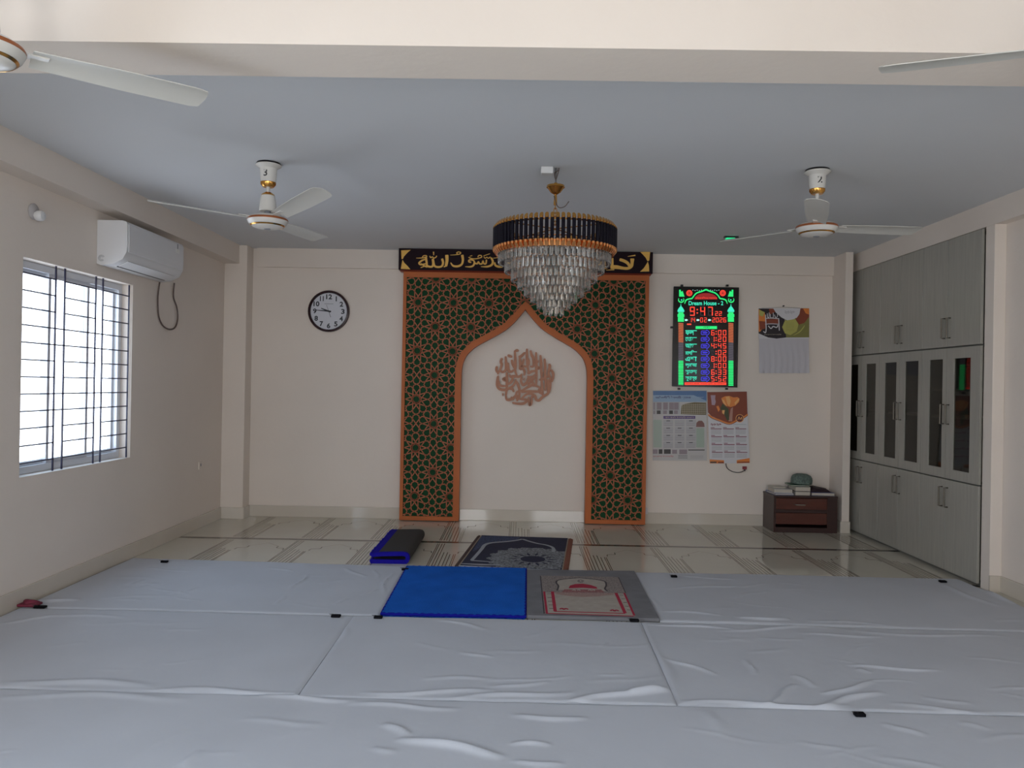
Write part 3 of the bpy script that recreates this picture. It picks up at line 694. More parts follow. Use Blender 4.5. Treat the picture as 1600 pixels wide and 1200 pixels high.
for k in range(8): mb.face([Pc(-0.045+k*0.0115, 0.073, 0.015), Pc(-0.037+k*0.0115, 0.073, 0.015), Pc(-0.037+k*0.0115, 0.081, 0.015), Pc(-0.045+k*0.0115, 0.081, 0.015)], GI)
mb.build('dial_print', ck)
def hand(a, l, w_, back, h, name):
    q = MB(); ca, sa = math.cos(a), math.sin(a)
    q.prism([(CKX-back*ca-w_*sa, CKZ-back*sa+w_*ca), (CKX+l*ca-w_*0.5*sa, CKZ+l*sa+w_*0.5*ca), (CKX+l*ca+w_*0.5*sa, CKZ+l*sa-w_*0.5*ca), (CKX-back*ca+w_*sa, CKZ-back*sa-w_*ca)], 1, YB-h, YB-h-0.0015, INK); q.build(name, ck)
hand(R(160), 0.085, 0.0085, 0.02, 0.017, 'hour_hand'); hand(R(176), 0.128, 0.0070, 0.025, 0.0195, 'minute_hand'); hand(R(110), 0.07, 0.0022, 0.065, 0.022, 'second_hand')
lathe_y([(0, 0.014), (0.009, 0.014), (0.009, 0.026), (0, 0.026)], INK, 16).build('hub', ck)

# ------------------------------------------------------------------ LED prayer time board
led = tag(empty('prayer_time_display', (1.90, 7.92, 1.405)), 'lit LED prayer time board reading 9:47 in a black frame on the back wall', 'LED display')
LY = 7.905
def cl(x, y):
    p = at(1040+x/6.667, 435+y/6.667, 1, LY); return (p.x, p.z)
def quadL(mb_, x0, y0, x1, y1, m, h=0.0012): mb_.face([Pl(x0, y0, h), Pl(x1, y0, h), Pl(x1, y1, h), Pl(x0, y1, h)], m)
def Pl(x, y, h=0.0012):
    a, b = cl(x, y); return (a, LY-h, b)
pL = cl(88, 88); pR = cl(742, 1133)
FB = C('led_frame_black', (0.008, 0.006, 0.006), 0.2)
MB().box((pL[0], LY, pR[1]), (pR[0], 7.940, pL[1]), C('led_panel_black', (0.006, 0.004, 0.004), 0.15)).build('panel', led)
MB().frame((pL[0]-0.004, LY-0.006, pR[1]-0.004), (pR[0]+0.004, LY-0.0001, pL[1]+0.004), 1, 0.016, FB).build('bezel', led)
for x, y in ((175, 72), (648, 72), (145, 1150), (642, 1150), (68, 508), (745, 508)):
    a, b = cl(x, y); MB().box((a-0.012, LY+0.01, b-0.010), (a+0.012, 7.949, b+0.010), BLACKP, 0.002).build('mounting_clip', led)
G = E_('led_green', (0.02, 0.85, 0.20), 1.0); RD = E_('led_red', (1.0, 0.06, 0.03), 1.15); RDD = E_('led_dim_red', (0.45, 0.02, 0.02), 0.6)
CYN = E_('led_cyan', (0.05, 0.85, 0.55), 1.0); OR = E_('led_orange', (0.55, 0.13, 0.05), 0.9); GY = E_('led_grey', (0.09, 0.08, 0.10), 1.0); BL = E_('led_blue', (0.05, 0.04, 0.75), 1.0); WT = E_('led_white', (0.5, 0.95, 0.9), 1.0)
mb = MB(); mb.keep = True
def rb(pts, w_, m): mb.ribbon(pts, w_, lambda a, b, h: Pl(a, b, h), 0, m, back=0.0014)
rb([(198, 265), (212, 228), (245, 214), (275, 208), (296, 180), (325, 152), (380, 134), (420, 116)], [6, 14, 14, 14, 12, 14, 14, 18], G)
rb([(420, 116), (462, 134), (515, 152), (548, 180), (566, 208), (595, 214), (628, 228), (642, 265)], [18, 14, 14, 12, 14, 14, 14, 6], G)
mb.face([Pl(420+120*math.cos(t), 220-68*math.sin(t)) for t in np.linspace(0, math.pi, 20)], RDD)
put_text(mb, 'ময়মনিসংহ দরবার', Pl, 310, 535, 216, 192, 0.0018, RD)
def disc(x, y, r, m, h=0.0012, n=20): mb.face([Pl(x+r*math.cos(2*math.pi*k/n), y+r*math.sin(2*math.pi*k/n), h) for k in range(n)], m)
for x in (247, 595):
    disc(x, 153, 32, RD); disc(x, 153, 24, RDD, 0.0016)
    for k in range(8): disc(x+15*math.cos(k*math.pi/4), 153+15*math.sin(k*math.pi/4), 5, RD, 0.002, 8)
for k in range(5):
    for x in (285+22*k, 555-22*k): disc(x, 122+5*(k % 2), 4, WT, n=8)
for x, s in ((165, 1), (680, -1)):
    mb.face([Pl(x-25*s, 118), Pl(x-8*s, 118), Pl(x-5*s, 140), Pl(x+12*s, 130), Pl(x+22*s, 160), Pl(x+32*s, 190), Pl(x-25*s, 190)], G)
    cx = x-3*s; rb([(cx+28*math.cos(t), 222+26*math.sin(t)) for t in np.linspace(R(-40), R(220), 12)], [3, 12, 14, 12, 3], G); disc(cx+4*s, 225, 8, CYN)
for x in (159, 680):
    mb.face([Pl(x, 258), Pl(x+5, 290), Pl(x+22, 310), Pl(x+36, 335), Pl(x+34, 350), Pl(x-34, 350), Pl(x-36, 335), Pl(x-22, 310), Pl(x-5, 290)], CYN)
    mb.face([Pl(x-26, 352), Pl(x+26, 352), Pl(x+26, 368), Pl(x+36, 374), Pl(x+36, 400), Pl(x+28, 408), Pl(x+32, 416), Pl(x+32, 452), Pl(x-32, 452), Pl(x-32, 416), Pl(x-28, 408), Pl(x-36, 400), Pl(x-36, 374), Pl(x-26, 368)], G)
    y = 462
    while y < 1108:
        m = OR if y < 665 else (GY if y < 858 else G); hh = 13
        if 685 < y < 705 or 888 < y < 915: hh = 18
        d_ = 6 if y < 858 else 0
        mb.face([Pl(x-26, y), Pl(x+26, y+d_), Pl(x+26, y+hh+d_), Pl(x-26, y+hh)], m); y += 17 if hh == 13 else 22
put_text(mb, 'Dream House - 2', Pl, 240, 600, 280, 236, 0.0014, CYN, 0.02)
SEG = {'0': 'abcdef', '1': 'bc', '2': 'abged', '3': 'abgcd', '4': 'fgbc', '5': 'afgcd', '6': 'afgedc', '7': 'abc', '8': 'abcdefg', '9': 'abcdfg'}
def digit(ch_, x, y, w_, h_, m, t=None):
    t = t or w_*0.22
    S = {'a': (x, y, x+w_, y+t), 'g': (x, y+h_/2-t/2, x+w_, y+h_/2+t/2), 'd': (x, y+h_-t, x+w_, y+h_), 'f': (x, y, x+t, y+h_/2), 'b': (x+w_-t, y, x+w_, y+h_/2), 'e': (x, y+h_/2, x+t, y+h_), 'c': (x+w_-t, y+h_/2, x+w_, y+h_)}
    for k in 'abcdefg':
        g_ = t*0.22; a = S[k]; on_ = k in SEG.get(ch_, '')
        quadL(mb, a[0]+g_*(k in 'agd'), a[1]+g_*(k not in 'agd'), a[2]-g_*(k in 'agd'), a[3]-g_*(k not in 'agd'), m if on_ else GYD, 0.0016 if on_ else 0.0010)
GYD = E_('led_off', (0.025, 0.015, 0.018), 1.0)
digit('9', 252, 295, 52, 95, RD); digit('4', 360, 295, 52, 95, RD); digit('7', 440, 295, 52, 95, RD)
for y in (325, 360): disc(330, y, 8, RD, n=8)
digit('2', 515, 342, 30, 48, RD); digit('2', 555, 342, 30, 48, RD)
for c_, x in zip('14', (245, 280)): digit(c_, x, 408, 26, 50, RD)
for c_, x in zip('02', (360, 400)): digit(c_, x, 408, 28, 50, RD)
for c_, x in zip('2026', (485, 523, 562, 601)): digit(c_, x, 408, 30, 50, RD)
for x in (200, 322, 442): mb.face([Pl(x, 426), Pl(x+20, 424), Pl(x+34, 434), Pl(x+20, 444), Pl(x, 442)], WT)
quadL(mb, 222, 470, 268, 485, RD); quadL(mb, 312, 497, 535, 527, G)
put_text(mb, 'ওয়াক্ত', Pl, 390, 460, 522, 502, 0.0018, FB)
ys_ = [566, 633, 703, 773, 839, 908, 977, 1046]
nm = ['ফজর', 'েযাহর', 'আছর', 'মাগিরব', 'এশা', 'জুম\'আ', 'সূেযা\u09A6য়', 'সূযাস্ত']
tmz = ['6:00', '1:20', '4:45', ' :02', '8:00', '1:00', '6:33', '5:52']
for y, n_, t_s in zip(ys_, nm, tmz):
    put_text(mb, n_, Pl, 205, 325, y+24, y-26, 0.0014, CYN, 0.02)
    for q in ([(374, y-18), (420, y-18), (430, y-28), (455, y), (430, y+28), (420, y+18), (374, y+18), (374, y-18)],): rb_ = q; mb.ribbon(q, 7, lambda a, b, h: Pl(a, b, h), 0, BL, back=0.0014)
    quadL(mb, 385, y-6, 435, y+6, BL)
    digit(t_s[0], 475, y-28, 34, 56, RD); digit(t_s[2], 545, y-28, 36, 56, RD); digit(t_s[3], 596, y-28, 36, 56, RD)
    for yy in (y-13, y+13): disc(526, yy, 7, RD, n=8)
quadL(mb, 198, 1083, 632, 1110, RD, 0.0012)
put_text(mb, 'নামােজর সময়সূিচ মসিজদ', Pl, 210, 620, 1107, 1087, 0.0018, FB)
mb.build('lit_characters', led)

# ------------------------------------------------------------------ calendars
def sheet(mb_, P, x0, y0, x1, y1, m, h=0.0, th=0.003):
    a, b, c_, d_ = P(x0, y0, h), P(x1, y0, h), P(x1, y1, h), P(x0, y1, h)
    e = [(p[0], p[1]+th, p[2]) for p in (a, b, c_, d_)]
    mb_.add([a, b, c_, d_]+e, [(0, 1, 2, 3), (4, 7, 6, 5), (0, 4, 5, 1), (1, 5, 6, 2), (2, 6, 7, 3), (3, 7, 4, 0)], m)
CY_ = 7.935
def mkP(ox, oy, s, yp=CY_):
    def P(x, y, h=0.0):
        p = at(ox+x/s, oy+y/s, 1, yp); return (p.x, yp-h, p.z)
    return P
# A: blue topped photo calendar
ca = tag(empty('wall_calendar', (1.65, 7.94, 1.37)), 'large glossy calendar with a blue heading and building photos, below the LED board', 'calendar', 'wall calendars')
P = mkP(1010, 600, 8.575)
gl = C('laminated_paper', (0.50, 0.48, 0.47), 0.18, spec=0.6)
mb = MB(); sheet(mb, P, 85, 88, 808, 1025, gl); mb.build('printed_sheet', ca)
mb = MB(); mb.keep = True; h = 0.0006
def poly(mb_, pts, m, h): mb_.face([P(x, y, h) for x, y in pts], m)
def rect(mb_, x0, y0, x1, y1, m, h=0.0006): poly(mb_, [(x0, y0), (x1, y0), (x1, y1), (x0, y1)], m, h)
B1 = C('print_blue', (0.06, 0.15, 0.33), 0.25); B2 = C('print_pale_blue', (0.25, 0.36, 0.50), 0.25); NV = C('print_navy', (0.03, 0.03, 0.12), 0.3); LG = C('print_light_grey', (0.42, 0.41, 0.42), 0.25)
MV = C('print_mauve', (0.25, 0.20, 0.22), 0.3); OL = C('print_olive', (0.13, 0.10, 0.04), 0.3); CRM = C('print_cream', (0.50, 0.44, 0.34), 0.3); PUR = C('print_purple', (0.07, 0.03, 0.16), 0.3); DK = C('print_dark', (0.03, 0.025, 0.025), 0.3)
GNP = C('print_pale_green', (0.33, 0.40, 0.33), 0.3); RDP = C('print_red', (0.42, 0.05, 0.06), 0.3)
rect(mb, 90, 92, 805, 240, B2); rect(mb, 90, 92, 805, 150, B1, 0.0009); poly(mb, [(500, 92), (805, 92), (805, 225), (680, 170)], B1, 0.0012)
put_text(mb, 'আইনজীবী ইসলামী ব্যাংক', lambda a, b, h: P(a, b, h), 120, 600, 205, 160, 0.0016, NV, 0.02)
put_text(mb, 'বাংলাদেশ', lambda a, b, h: P(a, b, h), 620, 770, 205, 170, 0.0016, B2, 0.01)
rect(mb, 90, 240, 450, 405, LG); 
for k, x in enumerate((95, 140, 225, 305, 370)): rect(mb, x, 248, x+(18 if k == 0 else 62), 345, MV, 0.0009); rect(mb, x, 355, x+(18 if k == 0 else 50), 402, DK if k % 2 else MV, 0.0009)
poly(mb, [(460, 405), (470, 290), (520, 265), (640, 245), (800, 250), (800, 415)], OL, 0.0009)
for r_ in range(6):
    rect(mb, 470, 272+r_*24, 795, 277+r_*24, CRM, 0.0012)
for k in range(13): rect(mb, 480+k*25, 262, 484+k*25, 400, CRM, 0.0012)
rect(mb, 228, 428, 655, 466, PUR, 0.0009); put_text(mb, 'আল আমিন ইসলামিয়া মাদরাসা', lambda a, b, h: P(a, b, h), 245, 640, 461, 433, 0.0014, CRM)
for c_ in range(3):
    for r_ in range(4):
        x, y = 225+c_*152, 480+r_*97
        rect(mb, x, y, x+135, y+88, LG, 0.0008)
        if not (c_ == 1 and r_ == 0): rect(mb, x+42, y+10, x+92, y+19, DK, 0.0012)
        for q in range(4): rect(mb, x+12, y+30+q*14, x+122, y+33+q*14, MV if q % 2 else LG, 0.0011)
poly(mb, [(665, 575), (670, 520), (700, 492), (745, 492), (775, 530), (780, 575)], C('print_brown', (0.20, 0.09, 0.08), 0.3), 0.0009)
rect(mb, 668, 590, 775, 850, GNP, 0.0009); rect(mb, 95, 480, 205, 850, GNP, 0.0008)
for q in range(12): rect(mb, 105, 495+q*28, 195, 499+q*28, LG, 0.0011)
for x0, x1 in ((85, 150), (165, 215), (235, 325)): rect(mb, x0, 875, x1, 935, DK if x0 != 85 else MV, 0.0009)
rect(mb, 345, 880, 410, 935, MV, 0.0009)
rect(mb, 440, 878, 545, 940, MV, 0.0009); rect(mb, 560, 878, 780, 890, DK, 0.0009); put_text(mb, 'মাদরাসা ইসলামিয়া', lambda a, b, h: P(a, b, h), 90, 365, 985, 955, 0.0012, RDP)
for q in range(3): rect(mb, 425, 955+q*18, 550, 960+q*18, DK, 0.0009); rect(mb, 590, 960+q*16, 760, 963+q*16, MV, 0.0009)
mb.build('printing', ca)
# B: orange flower calendar
cb = tag(empty('wall_calendar', (2.17, 7.94, 1.38)), 'narrow calendar with an orange flower on brown and red month headings, below the LED board', 'calendar', 'wall calendars')
mb = MB(); yb_ = CY_-0.004
PB0 = mkP(1010, 600, 8.575, yb_); P = PB0
pts = [(812, 105), (1348, 98), (1385, 1060), (850, 1065)]
a = [P(x, y, 0) for x, y in pts]; e = [(p[0], p[1]+0.003, p[2]) for p in a]
mb.add(a+e, [(0, 1, 2, 3), (4, 7, 6, 5), (0, 4, 5, 1), (1, 5, 6, 2), (2, 6, 7, 3), (3, 7, 4, 0)], PAPER); mb.build('printed_sheet', cb)
mb = MB(); mb.keep = True
BR = C('print_russet', (0.22, 0.042, 0.016), 0.3); OG = C('print_orange', (0.72, 0.22, 0.04), 0.3); OG2 = C('print_light_orange', (0.80, 0.40, 0.13), 0.3); DG = C('print_dark_green', (0.05, 0.06, 0.02), 0.3)
poly(mb, [(815, 108), (1345, 101), (1355, 400), (1300, 440), (1130, 520), (1080, 518), (960, 470), (870, 430), (825, 380)], BR, 0.0006)
mb.ribbon([(828, 405), (880, 445), (980, 485), (1090, 525), (1150, 518), (1220, 480), (1300, 445), (1358, 405)], 18, lambda a, b, h: P(a, b, h), 0, OG, back=0.0009)
mb.ribbon([(828, 420), (880, 460), (980, 500), (1090, 540), (1150, 533), (1220, 495), (1300, 460), (1358, 420)], 8, lambda a, b, h: P(a, b, h), 0, BR, back=0.0009)
for pts, m, hh in [([(1130, 330), (1160, 310), (1150, 500), (1100, 500)], C('print_pinkish', (0.42, 0.22, 0.17), 0.3), 0.0008), ([(1020, 260), (1060, 300), (1100, 330), (1110, 480), (1080, 490), (1040, 400), (990, 330)], DG, 0.0009),
                   ([(1003, 190), (1050, 165), (1110, 160), (1170, 180), (1220, 175), (1248, 195), (1240, 240), (1190, 290), (1130, 310), (1060, 290), (1020, 245)], OG, 0.0012), ([(1005, 200), (1040, 215), (1080, 300), (1035, 265)], OG2, 0.0016),
                   ([(1060, 170), (1110, 165), (1130, 230), (1110, 300), (1080, 260)], OG2, 0.0016), ([(1180, 250), (1235, 190), (1245, 215), (1190, 285)], OG2, 0.0016), ([(935, 300), (965, 290), (985, 340), (965, 375)], OG, 0.0012), ([(1015, 350), (1050, 350), (1040, 410), (1015, 390)], OG2, 0.0013),
                   ([(860, 150), (925, 150), (920, 200), (930, 240), (915, 285), (875, 280), (870, 220)], C('print_lilac', (0.42, 0.30, 0.36), 0.3), 0.0009)]: poly(mb, pts, m, hh)
mb.face([P(1250+55*math.cos(t), 460+55*math.sin(t), 0.0010) for t in np.linspace(0, 2*math.pi, 24)[:-1]], OG2)
mb.face([P(1250+47*math.cos(t), 460+47*math.sin(t), 0.0013) for t in np.linspace(0, 2*math.pi, 24)[:-1]], C('print_maroon', (0.12, 0.02, 0.02), 0.3))
mb.ribbon([(1225, 480), (1240, 440), (1255, 475), (1275, 445), (1280, 480)], 8, lambda a, b, h: P(a, b, h), 0, OG2, back=0.0016)
put_text(mb, '২০২৬', lambda a, b, h: P(a, b, h), 858, 1010, 560, 525, 0.0009, C('print_wine', (0.20, 0.02, 0.05), 0.3), 0.03)
rect(mb, 1160, 540, 1335, 544, C('print_teal', (0.15, 0.30, 0.30), 0.3), 0.0009)
WN = C('print_wine', (0.2, 0.02, 0.05)); GR = C('print_mid_grey', (0.36, 0.35, 0.37), 0.4)
for c_ in range(3):
    for r_ in range(4):
        x, y = 862+c_*165+r_*5, 588+r_*105
        rect(mb, x, y+8, x+145, y+18, WN, 0.0009); rect(mb, x, y-8, x+50, y, WN, 0.0009)
        for q in range(5): rect(mb, x+3, y+30+q*12, x+140, y+34+q*12, GR, 0.0009)
poly(mb, [(848, 1010), (1040, 1022), (1040, 1064), (850, 1063)], OG, 0.0008); poly(mb, [(1210, 1020), (1382, 992), (1384, 1058), (1210, 1062)], OG, 0.0008)
rect(mb, 855, 1040, 940, 1058, DK, 0.0012); rect(mb, 960, 1042, 1035, 1062, BR, 0.0012); rect(mb, 1215, 1040, 1380, 1054, BR, 0.0012)
mb.build('printing', cb)
# C: calendar with calligraphy and loose white pages
cc = tag(empty('wall_calendar', (2.72, 7.94, 2.24)), 'calendar with dark calligraphy picture top and curling white pages, alone beside the cabinet', 'calendar', 'wall calendars')
P = mkP(1170, 470, 9.233)
mb = MB(); sheet(mb, P, 142, 108, 870, 545, PAPER); mb.build('picture_sheet', cc)
mb = MB(); mb.keep = True
KB = C('print_black', (0.012, 0.006, 0.010), 0.4); OLV = C('print_olive_green', (0.20, 0.19, 0.05), 0.4); YL = C('print_lime', (0.42, 0.40, 0.10), 0.4)
poly(mb, [(142, 112), (500, 112), (520, 300), (540, 530), (400, 545), (280, 530), (142, 470)], KB, 0.0006)
poly(mb, [(540, 530), (520, 260), (870, 230), (870, 528)], OLV, 0.0007)
poly(mb, [(350, 108), (745, 108), (720, 200), (660, 262), (560, 285), (470, 240), (390, 170)], PAPER, 0.0009)
poly(mb, [(142, 120), (230, 170), (250, 330), (160, 450), (142, 440)], OG, 0.0009); poly(mb, [(150, 290), (240, 300), (240, 400), (160, 420)], BR, 0.0012); poly(mb, [(290, 115), (350, 112), (380, 160), (300, 200)], BR, 0.0009); poly(mb, [(150, 130), (230, 165), (200, 230), (152, 210)], YL, 0.0012)
poly(mb, [(745, 108), (870, 108), (870, 230), (800, 320), (720, 345), (675, 270), (730, 190)], BR, 0.0010); poly(mb, [(780, 110), (870, 110), (868, 200), (820, 180)], OG, 0.0013)
poly(mb, [(480, 380), (520, 285), (670, 265), (720, 330), (690, 440), (600, 495), (520, 470)], YL, 0.0010)
for q in range(6): rect(mb, 535, 320+q*22, 655, 323+q*22, OLV, 0.0013)
poly(mb, [(245, 262), (425, 262), (425, 330), (245, 330)], BR, 0.0009)
for p_, w_ in [([(240, 200), (245, 300), (250, 400), (240, 460), (210, 440)], 14), ([(430, 250), (435, 340), (440, 430)], 14), ([(235, 255), (330, 250), (425, 258)], 12), ([(235, 338), (330, 332), (430, 338)], 10), ([(420, 350), (400, 385), (350, 370), (320, 400), (280, 360)], 14), ([(265, 180), (270, 235), (290, 235), (292, 170)], 10), ([(310, 190), (315, 240), (350, 240), (352, 170)], 10), ([(370, 200), (385, 240), (410, 230), (412, 190)], 10)]:
    mb.ribbon(p_, w_, lambda a, b, h: P(a, b, h), 0, PAPER, back=0.0013)
mb.ribbon([(640, 500), (730, 450), (790, 380), (805, 350)], [4, 14, 14, 4], lambda a, b, h: P(a, b, h), 0, YL, back=0.0013)
put_text(mb, '২০২৬', lambda a, b, h: P(a, b, h), 515, 665, 190, 140, 0.0013, GR, 0.02)
put_text(mb, 'মাদরাসা ইসলামিয়া', lambda a, b, h: P(a, b, h), 220, 470, 495, 478, 0.0013, CRM)
mb.build('printing', cc)
mb = MB(); NXp, NZp = 28, 10
vs = []; fs = []
for j in range(NZp+1):
    for i in range(NXp+1):
        x = 148+(865-148)*i/NXp; y0_ = 470+75*math.sin(math.pi*i/NXp) if False else 520
        y = y0_+(1045-y0_)*j/NZp; v = j/NZp
        hgt = -0.0015 + 0.012*v*abs(math.sin(i*0.95+0.5*math.sin(j*0.7))) + 0.006*v
        vs.append(P(x, y, hgt))
W1 = NXp+1; back = [(p[0], p[1]+0.0015, p[2]) for p in vs]; nb = len(vs)
for j in range(NZp):
    for i in range(NXp):
        a_ = j*W1+i; fs += [(a_, a_+1, a_+W1+1, a_+W1), (nb+a_, nb+a_+W1, nb+a_+W1+1, nb+a_+1)]
mb.add(vs+back, fs, C('thin_white_pages', (0.52, 0.50, 0.53), 0.6)); mb.build('month_pages', cc, smooth=True)
mb = MB(); mb.tube([P(185, 106, 0.001), P(500, 92, 0.001), P(735, 104, 0.001)], 0.0018, ACD, 6); mb.build('hanging_wire', cc)
n_ = P(502, 74, 0); mb = MB().tube([(n_[0], 7.949, n_[2]), (n_[0], 7.925, n_[2])], 0.007, BLACKP, 8); mb.build('nail', cc)

# cord and red plug under the flower calendar
def wp(px, py, y=7.935): 
    p = at(px, py, 1, y); return (p.x, y, p.z)
mb = MB(); mb.tube(smooth3([wp(1134, 722), wp(1136, 731), wp(1145, 737), wp(1156, 738), wp(1163, 735)]), 0.004, BLACKP, 6)
tag(mb.build('black_cable', smooth=True), 'short black cord curving out below the flower calendar', 'cord')
pl_ = tag(empty('plug_socket', wp(1163, 733, 7.95)), 'small red socket at the end of the short black cord', 'socket')
a = wp(1163, 731, 7.95); MB().box((a[0]-0.022, 7.934, a[2]-0.016), (a[0]+0.022, 7.9495, a[2]+0.016), C('red_plastic', (0.22, 0.02, 0.03), 0.4), 0.003).build('socket_body', pl_)
MB().box((a[0]-0.006, 7.926, a[2]-0.030), (a[0]+0.006, 7.9495, a[2]-0.016), BLACKP, 0.002).build('plug', pl_)
a = wp(1009, 798, 7.93); q = MB().box((a[0]-0.004, 7.925, a[2]-0.035), (a[0]+0.020, 7.9335, a[2]+0.03), PAPER, 0.002)
tag(q.build('wall_bracket'), 'tiny white bracket low beside the right foot of the lattice screen', 'bracket')

# ------------------------------------------------------------------ built-in cabinet
CFX = 3.335
cab = tag(empty('built_in_cabinet', (3.6, 6.75, 0)), 'floor to ceiling pale grey wood cabinet with six glass doors along the right wall', 'cabinet')
mb = MB(); cx1 = 3.88
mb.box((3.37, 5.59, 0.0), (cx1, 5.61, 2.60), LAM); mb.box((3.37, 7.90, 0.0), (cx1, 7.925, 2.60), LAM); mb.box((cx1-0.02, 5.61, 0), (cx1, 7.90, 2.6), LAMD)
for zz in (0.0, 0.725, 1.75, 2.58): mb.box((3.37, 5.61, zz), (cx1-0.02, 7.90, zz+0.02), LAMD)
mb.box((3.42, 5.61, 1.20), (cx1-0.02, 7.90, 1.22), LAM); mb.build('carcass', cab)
for yy in (6.41, 7.16): MB().box((3.39, yy-0.01, 0.745), (cx1-0.02, yy+0.01, 1.75), LAMD).build('divider', cab)
def handle(y, z0, z1, par):
    q = MB(); q.tube([(CFX, y, z0), (CFX-0.028, y, z0), (CFX-0.028, y, z1), (CFX, y, z1)], 0.006, CHROME, 6); return q.build('handle', par)
ybd = [5.60, 6.035, 6.41, 6.785, 7.16, 7.53, 7.90]
g = 0.0025
for i in range(6):
    a, b = ybd[i]+g, ybd[i+1]-g
    hy = b-0.035 if i % 2 == 0 else a+0.035
    d = MB().box((CFX, a, 0.025), (CFX+0.02, b, 0.728), LAM, 0.0015).build('lower_door', cab); handle(hy, 0.515, 0.665, d)
    d = MB().box((CFX, a, 1.762), (CFX+0.02, b, 2.598), LAM, 0.0015).build('upper_door', cab); handle(hy, 1.83, 1.985, d)
    gy0, gy1 = [(5.72, 5.94), (6.095, 6.295), (6.466, 6.69), (6.84, 7.06), (7.235, 7.44), (7.61, 7.80)][i]
    m_ = MB(); z0, z1 = 0.738, 1.750; ga, gb = 0.812, 1.668
    m_.box((CFX, a, z0), (CFX+0.02, gy0, z1), LAM); m_.box((CFX, gy1, z0), (CFX+0.02, b, z1), LAM); m_.box((CFX, gy0, z0), (CFX+0.02, gy1, ga), LAM); m_.box((CFX, gy0, gb), (CFX+0.02, gy1, z1), LAM)
    d = m_.build('glass_door', cab); MB().box((CFX+0.008, gy0, ga), (CFX+0.012, gy1, gb), DGLASS).build('glass_pane', d); handle(hy, 1.16, 1.31, d)
q = MB().box((3.42, 5.62, 1.415), (3.86, 6.39, 1.4345), LAM); o = q.build('shelf', cab)

# ------------------------------------------------------------------ low chest with books
cx0, cx1_, cy0, cy1 = 2.525, 3.150, 7.60, 7.93; cz = 0.362
cs = tag(empty('drawer_chest', ((cx0+cx1_)/2, 7.76, 0)), 'low dark brown wooden chest with a drawer standing against the back wall', 'chest')
MB().box((cx0, cy0, 0), (cx0+0.02, cy1, cz-0.018), CHESTM).box((cx1_-0.10, cy0, 0), (cx1_, cy1, cz-0.018), CHESTM).box((cx0+0.02, cy1-0.02, 0), (cx1_-0.10, cy1, cz-0.018), CHESTM).box((cx0+0.02, cy0, 0.0), (cx1_-0.10, cy1-0.02, 0.05), CHESTM).box((cx0+0.02, cy0+0.004, 0.195), (cx1_-0.10, cy1-0.02, 0.225), CHESTM).build('body', cs)
MB().box((cx0-0.004, cy0-0.008, cz-0.018), (cx1_, cy1, cz), CHESTM, 0.002).build('top', cs)
dr = MB().box((cx0+0.022, cy0-0.002, 0.228), (cx1_-0.102, cy0+0.016, 0.338), CHESTL, 0.002).build('drawer', cs)
xm = (cx0+cx1_-0.08)/2-0.02; MB().tube([(xm-0.05, cy0-0.002, 0.276), (xm-0.045, cy0-0.022, 0.276), (xm+0.045, cy0-0.022, 0.276), (xm+0.05, cy0-0.002, 0.276)], 0.0075, C('bright_steel', (0.6, 0.55, 0.5), 0.25, metal=0.9), 8).build('handle', dr, smooth=True)
MB().box((cx0+0.022, cy0-0.002, 0.082), (cx1_-0.102, cy0+0.016, 0.192), CHESTL, 0.002).build('lower_panel', cs)
def book(x0, x1, y0, y1, z0, h_, cover, label, group='books on the chest', rot=0):
    c = ((x0+x1)/2, (y0+y1)/2, z0); r_ = empty('book', c)
    MB().box((x0, y0, z0), (x1, y1, z0+0.0025), cover).box((x0, y0, z0+h_-0.0025), (x1, y1, z0+h_), cover).box((x0, y1-0.003, z0+0.0025), (x1, y1, z0+h_-0.0025), cover).build('cover', r_)
    MB().box((x0+0.004, y0+0.003, z0+0.0025), (x1-0.004, y1-0.003, z0+h_-0.0025), C('page_block', (0.55, 0.50, 0.42), 0.8)).build('pages', r_)
    r_.rotation_euler = (0, 0, R(rot)); return tag(r_, label, 'book', group)
BKB = C('blue_cover', (0.05, 0.13, 0.36), 0.4); BKW = C('grey_white_cover', (0.42, 0.41, 0.42), 0.4); BKD = C('dark_cover', (0.03, 0.02, 0.03), 0.4)
book(2.54, 2.735, 7.64, 7.88, cz, 0.018, BKB, 'blue covered book lying at the bottom of the left pile on the chest', rot=3)
book(2.545, 2.730, 7.65, 7.88, cz+0.0185, 0.038, BKW, 'thick pale grey book on top of the blue book on the chest', rot=-2)
book(2.55, 2.68, 7.72, 7.87, cz+0.057, 0.012, C('cream_cover', (0.45, 0.42, 0.36), 0.4), 'thin cream booklet topmost of the left pile on the chest', rot=5)
book(2.745, 2.895, 7.63, 7.84, cz, 0.040, BKD, 'thick dark book at the bottom of the middle pile under the cap', rot=0)
book(2.745, 2.898, 7.635, 7.84, cz+0.0405, 0.046, BKD, 'thick dark book with cream pages directly under the green booklet and cap', rot=1)
book(2.715, 2.905, 7.66, 7.86, cz+0.087, 0.012, C('green_cover', (0.03, 0.12, 0.07), 0.5), 'green booklet between the middle book pile and the cap', rot=-4)
book(2.915, 3.140, 7.64, 7.88, cz, 0.030, BKB if False else C('navy_cover', (0.015, 0.02, 0.16), 0.4), 'wide navy book under the dark maroon cloth on the chest', rot=-2)
mb = MB(); NX_, NY_ = 12, 10; top = []; 
for j in range(NY_+1):
    for i in range(NX_+1):
        u, v = i/NX_, j/NY_; e_ = min(1, 6*min(u, 1-u, v, 1-v)+0.15)
        top.append((2.91+0.20*u, 7.67+0.20*v, cz+0.031+0.052*e_*(1-0.45*u)+0.003*math.sin(9*u+5*v)))
W_ = NX_+1; fs = [(j*W_+i, j*W_+i+1, (j+1)*W_+i+1, (j+1)*W_+i) for j in range(NY_) for i in range(NX_)]; nb = len(top)
